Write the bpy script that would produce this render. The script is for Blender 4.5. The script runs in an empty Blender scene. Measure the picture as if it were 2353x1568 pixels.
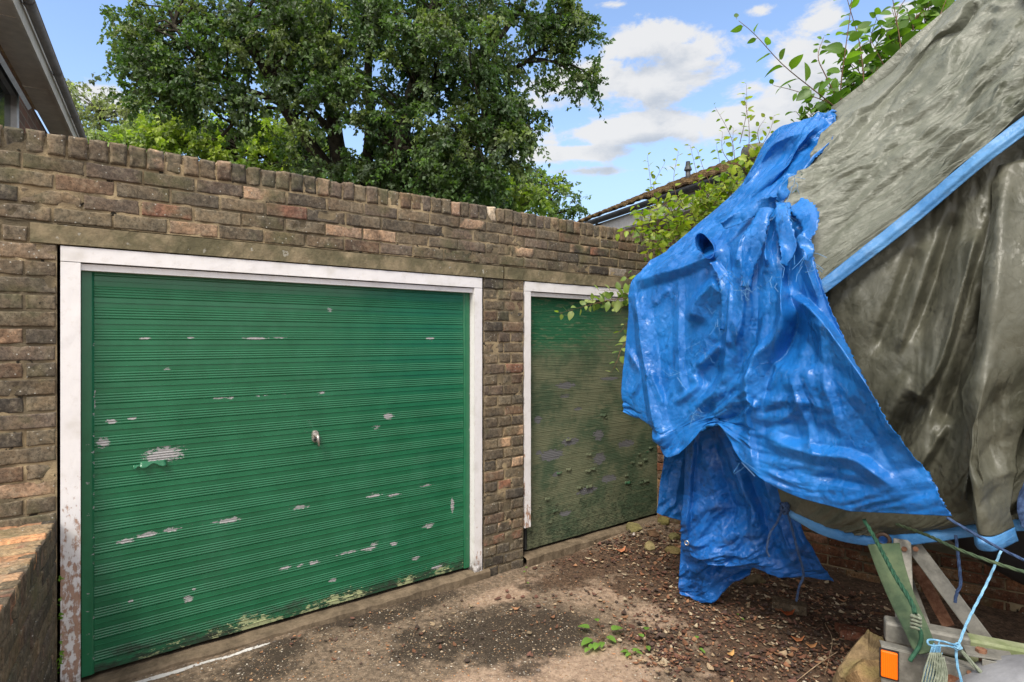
import bpy, math, random
import numpy as np
from math import radians, sin, cos, pi
from mathutils import Vector

# ------------------------------------------------------------------ camera, sky, sun
SC = bpy.context.scene
F, CX, HY, CH = 1333.0, 1176.5, 779.0, 1.576          # focal (px of a 2353 px wide picture), centre, horizon, eye height
cd = bpy.data.cameras.new('camera'); cam = bpy.data.objects.new('camera', cd)
SC.collection.objects.link(cam); SC.camera = cam
cd.sensor_width = 36.0; cd.lens = 36.0 * F / 2353.0
cd.shift_y = -5.0 / 2353.0
cd.clip_start = 0.05; cd.clip_end = 3000
cam.location = (0, 0, CH); cam.rotation_euler = (radians(90), 0, 0)

SUN_EL, SUN_AZ = 52.0, -158.0        # azimuth clockwise from +Y (behind the camera, a little left)
SC.view_settings.view_transform = 'Standard'; SC.view_settings.look = 'None'
SC.view_settings.gamma = 1.0; SC.view_settings.exposure = 1.45
sd = bpy.data.lights.new('sun', 'SUN'); sun = bpy.data.objects.new('sun', sd); SC.collection.objects.link(sun)
sd.energy = 1.6; sd.angle = radians(22); sd.color = (1.0, 0.94, 0.83)
_a = radians(SUN_AZ); _e = radians(SUN_EL)
sun_dir = Vector((sin(_a) * cos(_e), cos(_a) * cos(_e), sin(_e)))
sun.rotation_euler = sun_dir.to_track_quat('Z', 'Y').to_euler()
sun.location = sun_dir * 20

# ------------------------------------------------------------------ node helper
class NT:
    def __init__(s, tree): s.t = tree; s.n = tree.nodes; s.l = tree.links
    def new(s, typ, **kw):
        n = s.n.new(typ)
        for k, v in kw.items(): setattr(n, k, v)
        return n
    def put(s, sock, v):
        if v is None: return
        if isinstance(v, bpy.types.NodeSocket): s.l.new(v, sock)
        elif isinstance(v, (tuple, list)):
            v = tuple(v)
            if sock.type == 'RGBA' and len(v) == 3: v = v + (1.0,)
            sock.default_value = v
        else:
            try: sock.default_value = v
            except Exception: sock.default_value = (v, v, v)
    def m(s, op, a, b=None, c=None, clamp=False):
        n = s.new('ShaderNodeMath', operation=op, use_clamp=clamp)
        s.put(n.inputs[0], a); s.put(n.inputs[1], b)
        if c is not None: s.put(n.inputs[2], c)
        return n.outputs[0]
    def vm(s, op, a, b=None):
        n = s.new('ShaderNodeVectorMath', operation=op); s.put(n.inputs[0], a); s.put(n.inputs[1], b)
        return n.outputs[0]
    def noise(s, vec, scale=5, detail=4, rough=.55, dist=0.0, out=0):
        n = s.new('ShaderNodeTexNoise'); s.put(n.inputs['Vector'], vec)
        n.inputs['Scale'].default_value = scale; n.inputs['Detail'].default_value = detail
        n.inputs['Roughness'].default_value = rough; n.inputs['Distortion'].default_value = dist
        return n.outputs[out]
    def vor(s, vec, scale=5, feature='F1', out='Distance', rnd=1.0):
        n = s.new('ShaderNodeTexVoronoi', feature=feature); s.put(n.inputs['Vector'], vec)
        n.inputs['Scale'].default_value = scale; n.inputs['Randomness'].default_value = rnd
        return n.outputs[out]
    def mix(s, fac, a, b, blend='MIX'):
        n = s.new('ShaderNodeMix', data_type='RGBA', blend_type=blend, clamp_factor=True)
        s.put(n.inputs[0], fac); s.put(n.inputs[6], a); s.put(n.inputs[7], b)
        return n.outputs[2]
    def step(s, v, lo, hi, a=0.0, b=1.0):
        n = s.new('ShaderNodeMapRange', interpolation_type='SMOOTHSTEP')
        s.put(n.inputs[0], v); s.put(n.inputs[1], lo); s.put(n.inputs[2], hi); s.put(n.inputs[3], a); s.put(n.inputs[4], b)
        return n.outputs[0]
    def attr(s, name, out='Color'):
        n = s.new('ShaderNodeAttribute', attribute_name=name); return n.outputs[out]
    def pos(s): return s.new('ShaderNodeNewGeometry').outputs['Position']
    def sep(s, v):
        n = s.new('ShaderNodeSeparateXYZ'); s.put(n.inputs[0], v); return n.outputs
    def comb(s, x, y, z):
        n = s.new('ShaderNodeCombineXYZ'); s.put(n.inputs[0], x); s.put(n.inputs[1], y); s.put(n.inputs[2], z); return n.outputs[0]
    def hsv(s, col, h=.5, sa=1.0, v=1.0):
        n = s.new('ShaderNodeHueSaturation'); s.put(n.inputs['Hue'], h); s.put(n.inputs['Saturation'], sa); s.put(n.inputs['Value'], v); s.put(n.inputs['Color'], col)
        return n.outputs[0]
    def bump(s, h, strength=.5, dist=.01, normal=None):
        n = s.new('ShaderNodeBump'); s.put(n.inputs['Height'], h); n.inputs['Strength'].default_value = strength
        n.inputs['Distance'].default_value = dist
        if normal is not None: s.l.new(normal, n.inputs['Normal'])
        return n.outputs[0]

def lin(r, g, b):
    f = lambda c: (c / 255 / 12.92) if c / 255 <= .04045 else ((c / 255 + .055) / 1.055) ** 2.4
    return (f(r), f(g), f(b))

def material(name, fn):
    mt = bpy.data.materials.new(name); mt.use_nodes = True
    mt.node_tree.nodes.clear(); k = NT(mt.node_tree)
    out = k.new('ShaderNodeOutputMaterial')
    p = k.new('ShaderNodeBsdfPrincipled')
    k.l.new(p.outputs[0], out.inputs[0])
    k.p = p; k.out = out
    def setp(color=None, rough=None, normal=None, metal=None, spec=None, transl=None, coat=None, coat_rough=None):
        k.put(p.inputs['Base Color'], color); k.put(p.inputs['Roughness'], rough); k.put(p.inputs['Metallic'], metal)
        if normal is not None: k.l.new(normal, p.inputs['Normal'])
        if spec is not None: k.put(p.inputs['Specular IOR Level'], spec)
        if coat is not None: k.put(p.inputs['Coat Weight'], coat)
        if coat_rough is not None: k.put(p.inputs['Coat Roughness'], coat_rough)
        if transl:
            tr = k.new('ShaderNodeBsdfTranslucent'); k.put(tr.inputs[0], transl[1])
            if normal is not None: k.l.new(normal, tr.inputs['Normal'])
            mx = k.new('ShaderNodeMixShader'); mx.inputs[0].default_value = transl[0]
            k.l.new(p.outputs[0], mx.inputs[1]); k.l.new(tr.outputs[0], mx.inputs[2]); k.l.new(mx.outputs[0], out.inputs[0])
    k.set = setp
    fn(k)
    return mt

# ------------------------------------------------------------------ sky with clouds (by direction)
W = bpy.data.worlds.new('World'); SC.world = W; W.use_nodes = True
W.node_tree.nodes.clear(); k = NT(W.node_tree)
wo = k.new('ShaderNodeOutputWorld'); bg = k.new('ShaderNodeBackground'); k.l.new(bg.outputs[0], wo.inputs[0])
sky = k.new('ShaderNodeTexSky', sky_type='NISHITA'); sky.sun_disc = False
sky.sun_elevation = _e; sky.sun_rotation = _a; sky.air_density = 1.0; sky.dust_density = 0.6; sky.ozone_density = 2.5
dirv = k.new('ShaderNodeTexCoord').outputs['Generated']
sx, sy, sz = k.sep(dirv)
az = k.m('ARCTAN2', sx, sy); el = k.m('ARCSINE', sz)
SKYC = k.mix(1.0, sky.outputs[0], (1.12, 1.08, 1.07), 'MULTIPLY')
def azel(x, y):
    dx = (x - CX) / F; dz = (HY - y) / F
    return math.atan2(dx, 1), math.atan(dz / math.hypot(dx, 1))
blobs = [  # x, y(px) , rx, ry, weight : where the photograph's clouds stand
    (1500, 95, 95, 48, 1.0), (1590, 118, 120, 38, .9), (1470, 190, 200, 52, 1.2), (1560, 185, 120, 45, 1.0), (1340, 235, 150, 30, .8),
    (1520, 292, 210, 36, 1.2), (1660, 285, 160, 44, 1.2), (1340, 350, 95, 17, 1.0), (1420, 392, 260, 10, .45), (1350, 300, 60, 9, .5),
    (1755, 22, 34, 20, .9), (1900, 48, 60, 42, 1.0), (1920, 170, 150, 95, 1.1), (1840, 240, 110, 60, .9), (1390, 12, 60, 14, .6), (2040, 60, 90, 80, .9),
    (1270, 325, 60, 10, .5), (215, 222, 90, 34, 1.1), (300, 262, 70, 26, .8), (1230, 240, 110, 22, .6), (1700, 200, 80, 30, .8),
]
def cloud_field(azs, els):
    tot = None
    # warp the field so the blob outlines are ragged
    nv = k.comb(k.m('MULTIPLY', azs, 1.0), k.m('MULTIPLY', els, 1.9), 0.3)
    n1 = k.noise(nv, 7.5, 14, .64, .25)
    n2 = k.noise(nv, 16, 8, .6, .0)
    for (x, y, rx, ry, w) in blobs:
        a0, e0 = azel(x, y); a1, _ = azel(x + rx, y); _, e1 = azel(x, y - ry)
        da = k.m('DIVIDE', k.m('SUBTRACT', azs, a0), abs(a1 - a0) * 1.25); de = k.m('DIVIDE', k.m('SUBTRACT', els, e0), abs(e1 - e0) * 1.02)
        r2 = k.m('ADD', k.m('MULTIPLY', da, da), k.m('MULTIPLY', de, de))
        g = k.m('MULTIPLY', k.m('EXPONENT', k.m('MULTIPLY', r2, -0.8)), w)
        tot = g if tot is None else k.m('MAXIMUM', tot, g)
    far = k.m('MAXIMUM', k.step(k.m('ABSOLUTE', azs), 1.0, 1.5, 0.0, 0.75), k.step(els, .62, .95, 0.0, 0.75))      # unseen cloud outside the measured part, added for soft white fill
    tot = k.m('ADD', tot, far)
    f = k.m('ADD', k.m('MULTIPLY', k.m('SUBTRACT', n1, .5), 2.5), k.m('MULTIPLY', k.m('SUBTRACT', n2, .5), .7))
    return k.m('ADD', tot, f)
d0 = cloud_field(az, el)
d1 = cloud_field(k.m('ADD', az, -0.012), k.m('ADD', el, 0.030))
cover = k.step(d0, 0.36, 0.76)
shade = k.step(d1, 0.5, 1.45)
ccol = k.mix(shade, (3.15, 3.15, 3.15), (1.9, 2.1, 2.4))
ccol = k.mix(k.m('MAXIMUM', k.step(k.m('ABSOLUTE', az), .95, 1.4), k.step(el, .62, .9)), ccol, (6.2, 6.0, 5.7))   # cloud out of view, overhead and behind, brightened as fill light
haze = k.step(el, 0.42, 0.04, 0.0, 0.80)
base = k.mix(haze, SKYC, (1.75, 2.35, 2.95))
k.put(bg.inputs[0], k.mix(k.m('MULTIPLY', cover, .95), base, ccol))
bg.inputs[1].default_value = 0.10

# ------------------------------------------------------------------ numpy noise
_rs = np.random.RandomState(7)
_perm = _rs.permutation(256); _perm = np.concatenate([_perm, _perm, _perm]); _val = _rs.rand(256)
def vnoise(p):
    p = np.asarray(p, float); i = np.floor(p).astype(int); f = p - i; f = f * f * f * (f * (f * 6 - 15) + 10)
    i &= 255
    r = 0
    for dx in (0, 1):
        for dy in (0, 1):
            for dz in (0, 1):
                h = _val[_perm[_perm[_perm[(i[..., 0] + dx) & 255] + ((i[..., 1] + dy) & 255)] + ((i[..., 2] + dz) & 255)] & 255]
                w = (f[..., 0] if dx else 1 - f[..., 0]) * (f[..., 1] if dy else 1 - f[..., 1]) * (f[..., 2] if dz else 1 - f[..., 2])
                r = r + h * w
    return r
def fbm(p, scale=1.0, oct=4, seed=0.0):
    p = np.asarray(p, float) * scale + seed; a = .5; t = 0; n = 0
    for o in range(oct):
        t = t + a * vnoise(p + 17.3 * o); n += a; a *= .5; p = p * 2.03
    return t / n
def ridged(p, scale=1.0, oct=3, seed=0.0):
    p = np.asarray(p, float) * scale + seed; a = .6; t = 0; n = 0
    for o in range(oct):
        t = t + a * (1 - np.abs(2 * vnoise(p + 9.1 * o) - 1)); n += a; a *= .5; p = p * 2.1
    return t / n
def facets(u, v, seed=0):
    """piecewise-flat relief (crumpled sheet): random heights on a sheared triangle lattice, joined by flat facets"""
    u = np.asarray(u, float) + seed * 7.31; v = np.asarray(v, float) + seed * 3.17; x = u + v * .5; y = v
    i = np.floor(x).astype(int); j = np.floor(y).astype(int); fx = x - i; fy = y - j
    def h(a, b): return _val[_perm[(_perm[a & 255] + b) & 255]]
    lo = fx + fy < 1; h00, h10, h01, h11 = h(i, j), h(i + 1, j), h(i, j + 1), h(i + 1, j + 1)
    return np.where(lo, h00 + fx * (h10 - h00) + fy * (h01 - h00), h11 + (1 - fx) * (h01 - h11) + (1 - fy) * (h10 - h11))
def sstep(x, a, b):
    t = np.clip((np.asarray(x, float) - a) / (b - a), 0, 1); return t * t * (3 - 2 * t)

# ------------------------------------------------------------------ object helpers
COL = SC.collection
def tag(o, label=None, cat=None, group=None, kind=None):
    if label: o['label'] = label
    if cat: o['category'] = cat
    if group: o['group'] = group
    if kind: o['kind'] = kind
    return o
def thing(name, loc, label, cat, group=None):
    o = bpy.data.objects.new(name, None); COL.objects.link(o); o.location = Vector([float(c) for c in loc]); o.empty_display_size = .1
    return tag(o, label, cat, group)
def mesh(name, V, Fc, mat, parent=None, attrs=None, smooth=True, vec=None, solid=0, bevel=0, local=False):
    V = np.asarray(V, float)
    if parent is not None and not local:
        p = parent; off = np.zeros(3)
        while p is not None: off += np.array(p.location); p = p.parent
        V = V - off
    me = bpy.data.meshes.new(name)
    if isinstance(Fc, np.ndarray):
        n, kk = Fc.shape
        me.vertices.add(len(V)); me.vertices.foreach_set('co', V.ravel())
        me.loops.add(n * kk); me.loops.foreach_set('vertex_index', Fc.ravel().astype(np.int32))
        me.polygons.add(n); me.polygons.foreach_set('loop_start', np.arange(0, n * kk, kk, dtype=np.int32))
        me.polygons.foreach_set('loop_total', np.full(n, kk, dtype=np.int32))
    else:
        me.from_pydata([tuple(v) for v in V], [], [tuple(f) for f in Fc])
    if attrs:
        for nm, a in attrs.items():
            a = np.asarray(a, float)
            if a.ndim == 1: a = np.stack([a, a, a], 1)
            at = me.color_attributes.new(nm, 'FLOAT_COLOR', 'POINT')
            at.data.foreach_set('color', np.concatenate([a, np.ones((len(a), 1))], 1).ravel())
    if vec:
        for nm, a in vec.items():
            at = me.attributes.new(nm, 'FLOAT_VECTOR', 'POINT'); at.data.foreach_set('vector', np.asarray(a, float).ravel())
    me.update(calc_edges=True); me.validate()
    me.polygons.foreach_set('use_smooth', np.full(len(me.polygons), bool(smooth)))
    if mat: me.materials.append(mat)
    o = bpy.data.objects.new(name, me); COL.objects.link(o)
    if parent is not None: o.parent = parent
    if solid:
        md = o.modifiers.new('solid', 'SOLIDIFY'); md.thickness = solid; md.offset = 0
    if bevel:
        md = o.modifiers.new('bevel', 'BEVEL'); md.width = bevel; md.segments = 2; md.limit_method = 'ANGLE'
    return o
def grid_faces(nu, nv, base=0):
    i = np.arange(nv - 1)[:, None] * nu + np.arange(nu - 1)[None, :] + base
    return np.stack([i, i + 1, i + 1 + nu, i + nu], -1).reshape(-1, 4)
class MB:
    """collects shapes into one mesh"""
    def __init__(s): s.V = []; s.F = []; s.n = 0; s.C = []
    def add(s, V, Fc, c=None):
        V = np.asarray(V, float); s.V.append(V)
        for f in Fc: s.F.append(tuple(int(i) + s.n for i in f))
        s.C.append(np.tile(c if c is not None else (1, 1, 1), (len(V), 1)).astype(float)); s.n += len(V)
    def box(s, o, ax, ay, az_, c=None):      # corner + three edge vectors
        o, ax, ay, az_ = [np.asarray(q, float) for q in (o, ax, ay, az_)]
        V = [o, o + ax, o + ax + ay, o + ay, o + az_, o + ax + az_, o + ax + ay + az_, o + ay + az_]
        s.add(V, [(0, 3, 2, 1), (4, 5, 6, 7), (0, 1, 5, 4), (1, 2, 6, 5), (2, 3, 7, 6), (3, 0, 4, 7)], c)
    def tube(s, pts, r, n=8, c=None, caps=True):
        V, Fq = tube(pts, r, n, caps); s.add(V, Fq, c)
    def build(s, name, mat, parent=None, smooth=False, **kw):
        return mesh(name, np.concatenate(s.V), s.F, mat, parent, attrs={'col': np.concatenate(s.C)}, smooth=smooth, **kw)
def tube(pts, r, n=8, caps=True):
    P_ = np.asarray(pts, float); r = np.broadcast_to(np.asarray(r, float), (len(P_),))
    T = np.gradient(P_, axis=0); T /= np.linalg.norm(T, axis=1)[:, None] + 1e-9
    up = np.array([0, 0, 1.0]) if abs(T[0][2]) < .9 else np.array([1.0, 0, 0])
    V = []; a = np.cross(T[0], up); a /= np.linalg.norm(a)
    th = np.arange(n) * 2 * pi / n
    for i in range(len(P_)):
        a = a - T[i] * a.dot(T[i]); a /= np.linalg.norm(a) + 1e-9; b = np.cross(T[i], a)
        V.append(P_[i] + r[i] * (np.cos(th)[:, None] * a + np.sin(th)[:, None] * b))
    V = np.concatenate(V); Fq = []
    for i in range(len(P_) - 1):
        for j in range(n):
            Fq.append((i * n + j, i * n + (j + 1) % n, (i + 1) * n + (j + 1) % n, (i + 1) * n + j))
    if caps:
        Fq.append(tuple(range(n - 1, -1, -1))); Fq.append(tuple((len(P_) - 1) * n + j for j in range(n)))
    return V, Fq
def catmull(pts, n):
    P_ = np.asarray(pts, float); m = len(P_)
    if m == 2: t = np.linspace(0, 1, n).reshape((-1,) + (1,) * (P_.ndim - 1)); return P_[0] * (1 - t) + P_[1] * t
    E = np.concatenate([(2 * P_[0] - P_[1])[None], P_, (2 * P_[-1] - P_[-2])[None]])
    t = np.linspace(0, m - 1, n); i = np.minimum(t.astype(int), m - 2); f = (t - i).reshape((-1,) + (1,) * (P_.ndim - 1))
    p0, p1, p2, p3 = E[i], E[i + 1], E[i + 2], E[i + 3]
    return .5 * ((2 * p1) + (-p0 + p2) * f + (2 * p0 - 5 * p1 + 4 * p2 - p3) * f ** 2 + (-p0 + 3 * p1 - 3 * p2 + p3) * f ** 3)
def rope(name, pts, r, mat, parent=None, n=60, twist=60, strands=3, label=None, cat=None, group=None):
    c = catmull(pts, n); mb = MB()
    L = np.concatenate([[0], np.cumsum(np.linalg.norm(np.diff(c, axis=0), axis=1))])
    m = max(n, int(L[-1] * twist * 1.6)); c = np.stack([np.interp(np.linspace(0, L[-1], m), L, c[:, q]) for q in range(3)], 1)
    T = np.gradient(c, axis=0); T /= np.linalg.norm(T, axis=1)[:, None] + 1e-9
    up = np.array([.3, .2, 1.0]); A = np.cross(T, up); A /= np.linalg.norm(A, axis=1)[:, None] + 1e-9; B = np.cross(T, A)
    ph = np.linspace(0, L[-1] * twist, m)
    for q in range(strands):
        a = (ph + q * 2 * pi / strands)[:, None]
        mb.tube(c + r * .5 * (np.cos(a) * A + np.sin(a) * B), r * .58, 6)
    o = mb.build(name, mat, parent, smooth=True)
    return tag(o, label, cat, group)

def Pt(x, y, Y): return np.array([(x - CX) / F * Y, Y, CH + (HY - y) / F * Y])   # a measured sight line at distance Y
# the garage front: s runs along the wall, d out of it towards the driveway
ES = np.array([.794, .6074, 0.]); ES /= np.linalg.norm(ES); ED = np.array([ES[1], -ES[0], 0.]); W0 = np.array([-2.035, 2.614, 0.]); EZ = np.array([0, 0, 1.])
def Wp(s, d, z): return W0 + ES * s + ED * d + EZ * z
def toW(V): R = V - W0; return R @ ES, R @ ED
rnd = random.Random(11)

# ------------------------------------------------------------------ materials
def f_brick(k):
    p = k.pos(); c = k.attr('col')
    n1 = k.noise(p, 9, 5, .65); n2 = k.noise(p, 60, 5, .75); n3 = k.noise(p, 24, 6, .75); n5 = k.noise(p, 2.2, 5, .7)
    c = k.mix(1.0, c, k.mix(k.step(n5, .35, .62), (.72, .72, .74), (1.12, 1.10, 1.05)), 'MULTIPLY')
    c = k.mix(k.step(n1, .35, .7), c, k.mix(1.0, c, (1.25, 1.12, 1.0), 'MULTIPLY'))
    c = k.mix(1.0, c, k.mix(k.step(n2, .3, .72), (.50, .50, .50), (1.42, 1.38, 1.34)), 'MULTIPLY')
    c = k.mix(k.m('MULTIPLY', k.step(n3, .50, .68), .48), c, (.30, .25, .18))                       # dusty lime bloom
    alg = k.noise(p, 4, 4, .6)
    c = k.mix(k.m('MULTIPLY', k.step(alg, .52, .70), .40), c, (.10, .105, .045))                  # algae
    sp = k.m('SUBTRACT', 1.0, k.step(k.vor(p, 38), .06, .16)); sp = k.m('MULTIPLY', sp, k.step(k.noise(p, 5, 2), .46, .56))
    c = k.mix(sp, c, (.42, .41, .36))
    pit = k.step(k.vor(p, 90), .10, .22)
    c = k.mix(1.0, c, k.mix(pit, (.5, .5, .5), (1, 1, 1)), 'MULTIPLY')
    h = k.m('ADD', k.m('MULTIPLY', n2, .6), k.m('ADD', k.m('MULTIPLY', n3, .6), k.m('MULTIPLY', pit, .3)))
    k.set(c, .92, k.bump(h, .55, .005), spec=.15)
M_brick = material('weathered_brick', f_brick)
def f_mortar(k):
    p = k.pos(); n1 = k.noise(p, 14, 5, .6); n2 = k.noise(p, 120, 3, .7); n3 = k.noise(p, 3.0, 3)
    c = k.mix(k.step(n1, .3, .7), (.26, .198, .12), (.43, .33, .20))
    c = k.mix(k.step(n3, .42, .60), c, (.13, .105, .07))
    c = k.mix(k.step(k.noise(p, 20, 3, .6), .62, .68), c, (.03, .026, .02))
    k.set(c, .95, k.bump(k.m('ADD', n1, n2), .8, .008), spec=.1)
M_mortar = material('sandy_mortar', f_mortar)
def f_lintel(k):
    p = k.pos(); n1 = k.noise(p, 6, 5, .65); n2 = k.noise(p, 60, 4, .7)
    c = k.mix(k.step(n1, .35, .68), (.125, .110, .068), (.27, .215, .14))
    c = k.mix(1.0, c, k.mix(n2, (.6, .6, .6), (1.35, 1.35, 1.3)), 'MULTIPLY')
    c = k.mix(k.m('MULTIPLY', k.step(k.noise(p, 22, 3), .66, .7), .6), c, (.40, .38, .33))
    k.set(c, .93, k.bump(n2, .6, .006), spec=.1)
M_lintel = material('mossy_concrete', f_lintel)
def f_white(k):
    p = k.pos(); z = k.sep(p)[2]; rot = k.attr('rot', 'Fac')
    n1 = k.noise(p, 30, 5, .7); n2 = k.noise(k.vm('MULTIPLY', p, (1, 1, .25)), 45, 4, .7)
    c = k.mix(k.step(n1, .5, .8), (.76, .73, .73), (.66, .62, .60))
    c = k.mix(k.m('MULTIPLY', k.step(k.noise(p, 7, 3), .5, .75), .35), c, (.42, .38, .31))
    mk = k.step(k.m('ADD', k.m('MULTIPLY', rot, .34), k.m('MULTIPLY', k.m('ADD', k.m('MULTIPLY', n1, .8), k.m('MULTIPLY', n2, 1.2)), .62)), .88, .98)
    mk = k.m('MULTIPLY', mk, .85)
    wood = k.mix(k.step(n2, .35, .65), (.22, .085, .035), (.38, .20, .115))
    dirt = k.step(z, .10, -.05)
    c = k.mix(mk, c, wood); c = k.mix(k.m('MULTIPLY', dirt, k.step(n1, .35, .55)), c, (.08, .065, .05))
    k.set(c, k.mix(mk, (.42, .42, .42), (.9, .9, .9)), k.bump(k.m('SUBTRACT', k.m('MULTIPLY', n2, .3), k.m('MULTIPLY', mk, .8)), .5, .003), spec=.4)
M_white = material('white_gloss_paint', f_white)
def f_door(k):
    p = k.pos(); peel = k.attr('peel'); pe = k.sep(peel)
    dv = k.vm('MULTIPLY', p, (1, 1, 2.2)); n1 = k.noise(dv, 42, 6, .78); n2 = k.noise(p, 7, 4, .6); n3 = k.noise(p, 130, 2, .6)
    mk = k.step(k.m('ADD', pe[0], k.m('MULTIPLY', k.m('SUBTRACT', n1, .5), 2.6)), .60, .64)
    g = k.mix(k.step(n2, .3, .7), (.011, .112, .048), (.016, .138, .062))
    g = k.mix(k.m('MULTIPLY', pe[2], .25), g, (.020, .175, .10))  # lighter green painted in for the highlight at the first door's upper right
    g = k.mix(k.m('MULTIPLY', k.step(k.noise(k.vm('MULTIPLY', p, (1, 1, .35)), 6, 5, .7), .5, .8), .35), g, (.045, .16, .095))
    low = k.m('MULTIPLY', pe[1], 1.0)
    dirt = k.step(k.m('ADD', k.m('MULTIPLY', low, .55), k.m('MULTIPLY', k.noise(dv, 9, 6, .78), .9)), .80, 1.10)
    bare = k.step(k.m('ADD', k.m('MULTIPLY', low, .42), k.m('MULTIPLY', k.m('ADD', k.noise(k.vm('MULTIPLY', p, (1, 1, 3.5)), 26, 5, .75), k.noise(p, 4.5, 3)), .52)), .965, .99)
    g = k.mix(dirt, g, (.020, .030, .018)); g = k.mix(bare, g, (.33, .36, .19))
    metal = k.mix(n3, (.22, .21, .21), (.42, .41, .41))
    c = k.mix(mk, g, metal)
    rg = k.mix(mk, k.mix(dirt, (.30, .30, .30), (.75, .75, .75)), (.5, .5, .5))
    hh = k.m('MULTIPLY', mk, -1.0)
    k.set(c, rg, k.bump(hh, .35, .0015), spec=.5)
M_door = material('green_gloss_paint', f_door)
def f_door2(k):
    p = k.pos(); pe = k.sep(k.attr('peel'))
    dv = k.vm('MULTIPLY', p, (1, 1, 2.0)); n1 = k.noise(dv, 30, 5, .7); n2 = k.noise(p, 3.2, 5, .65); n4 = k.noise(k.vm('MULTIPLY', p, (1, 1, 4)), 9, 4, .7)
    c = k.mix(k.step(n2, .38, .62), (.058, .088, .050), (.140, .150, .090))
    c = k.mix(k.step(k.m('ADD', k.m('MULTIPLY', pe[2], .62), k.m('MULTIPLY', n4, .95)), .66, 1.05), c, (.018, .105, .048))
    c = k.mix(k.m('MULTIPLY', k.step(n4, .50, .72), .6), c, (.19, .185, .11))
    c = k.mix(k.m('MULTIPLY', k.step(k.m('ADD', n1, k.m('MULTIPLY', pe[1], .20)), .62, .80), .65), c, (.014, .020, .012))
    mk = k.step(k.m('ADD', pe[0], k.m('MULTIPLY', k.m('SUBTRACT', n1, .5), 1.6)), .52, .56)
    c = k.mix(mk, c, (.13, .13, .135))
    k.set(c, .72, k.bump(k.m('ADD', k.m('MULTIPLY', mk, -1.2), k.m('MULTIPLY', n1, .8)), .7, .004), spec=.25)
M_door2 = material('faded_green_paint', f_door2)
def f_ground(k):
    p = k.pos(); g = k.sep(k.attr('gm'))       # r soil, g dark moss, b white paint
    g2 = k.sep(k.attr('gm2'))                   # r clean slab
    n1 = k.noise(p, 5, 6, .7); n2 = k.noise(p, 38, 5, .75); n3 = k.noise(p, 150, 3, .7)
    base = k.mix(k.step(n2, .36, .66), (.100, .073, .051), (.26, .19, .132))
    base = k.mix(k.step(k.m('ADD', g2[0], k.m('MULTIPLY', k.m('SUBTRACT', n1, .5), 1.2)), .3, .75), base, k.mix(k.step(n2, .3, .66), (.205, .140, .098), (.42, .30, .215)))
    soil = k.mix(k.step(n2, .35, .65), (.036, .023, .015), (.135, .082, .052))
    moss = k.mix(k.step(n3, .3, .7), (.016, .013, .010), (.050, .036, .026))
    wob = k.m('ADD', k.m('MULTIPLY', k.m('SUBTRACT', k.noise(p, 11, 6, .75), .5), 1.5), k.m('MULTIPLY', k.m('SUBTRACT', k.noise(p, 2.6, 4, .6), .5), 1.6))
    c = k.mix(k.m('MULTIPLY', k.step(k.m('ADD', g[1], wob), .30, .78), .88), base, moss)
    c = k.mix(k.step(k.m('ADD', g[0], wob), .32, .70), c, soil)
    # exposed aggregate: pale, ochre and grey pebbles
    v = k.new('ShaderNodeTexVoronoi'); v.inputs['Scale'].default_value = 62; k.l.new(p, v.inputs['Vector'])
    vr = k.sep(v.outputs['Color'])
    peb = k.m('MULTIPLY', k.m('SUBTRACT', 1.0, k.step(v.outputs['Distance'], .24, .34)), k.step(vr[0], .58, .62))
    pc = k.mix(vr[1], (.30, .155, .060), (.50, .42, .31)); pc = k.mix(k.step(vr[2], .88, .92), pc, (.50, .46, .40))
    dens = k.m('MULTIPLY', k.step(k.noise(p, 7, 4, .6), .33, .60), k.m('SUBTRACT', 1.0, k.m('MULTIPLY', g[0], .85)))
    c = k.mix(k.m('MULTIPLY', peb, k.m('MULTIPLY', dens, .85)), c, pc)
    v2 = k.new('ShaderNodeTexVoronoi'); v2.inputs['Scale'].default_value = 125; k.l.new(p, v2.inputs['Vector'])
    v2r = k.sep(v2.outputs['Color']); peb2 = k.m('MULTIPLY', k.m('SUBTRACT', 1.0, k.step(v2.outputs['Distance'], .2, .32)), k.step(v2r[0], .66, .70))
    c = k.mix(k.m('MULTIPLY', peb2, k.m('SUBTRACT', .6, k.m('MULTIPLY', g[0], .4))), c, k.mix(v2r[1], (.22, .13, .07), (.55, .46, .34)))
    wm = k.step(k.m('ADD', g[2], k.m('MULTIPLY', wob, .75)), .42, .52)
    c = k.mix(wm, c, (.62, .60, .58))
    far = k.step(k.sep(p)[1], 9.0, 14.0)
    c = k.mix(far, c, (.035, .065, .018))
    h = k.m('ADD', k.m('MULTIPLY', n2, .7), k.m('ADD', k.m('MULTIPLY', peb, .5), k.m('MULTIPLY', n3, .35)))
    k.set(c, k.mix(g[1], (.85, .85, .85), (.62, .62, .62)), k.bump(h, .9, .008), spec=.28)
M_ground = material('worn_concrete_and_soil', f_ground)
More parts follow.
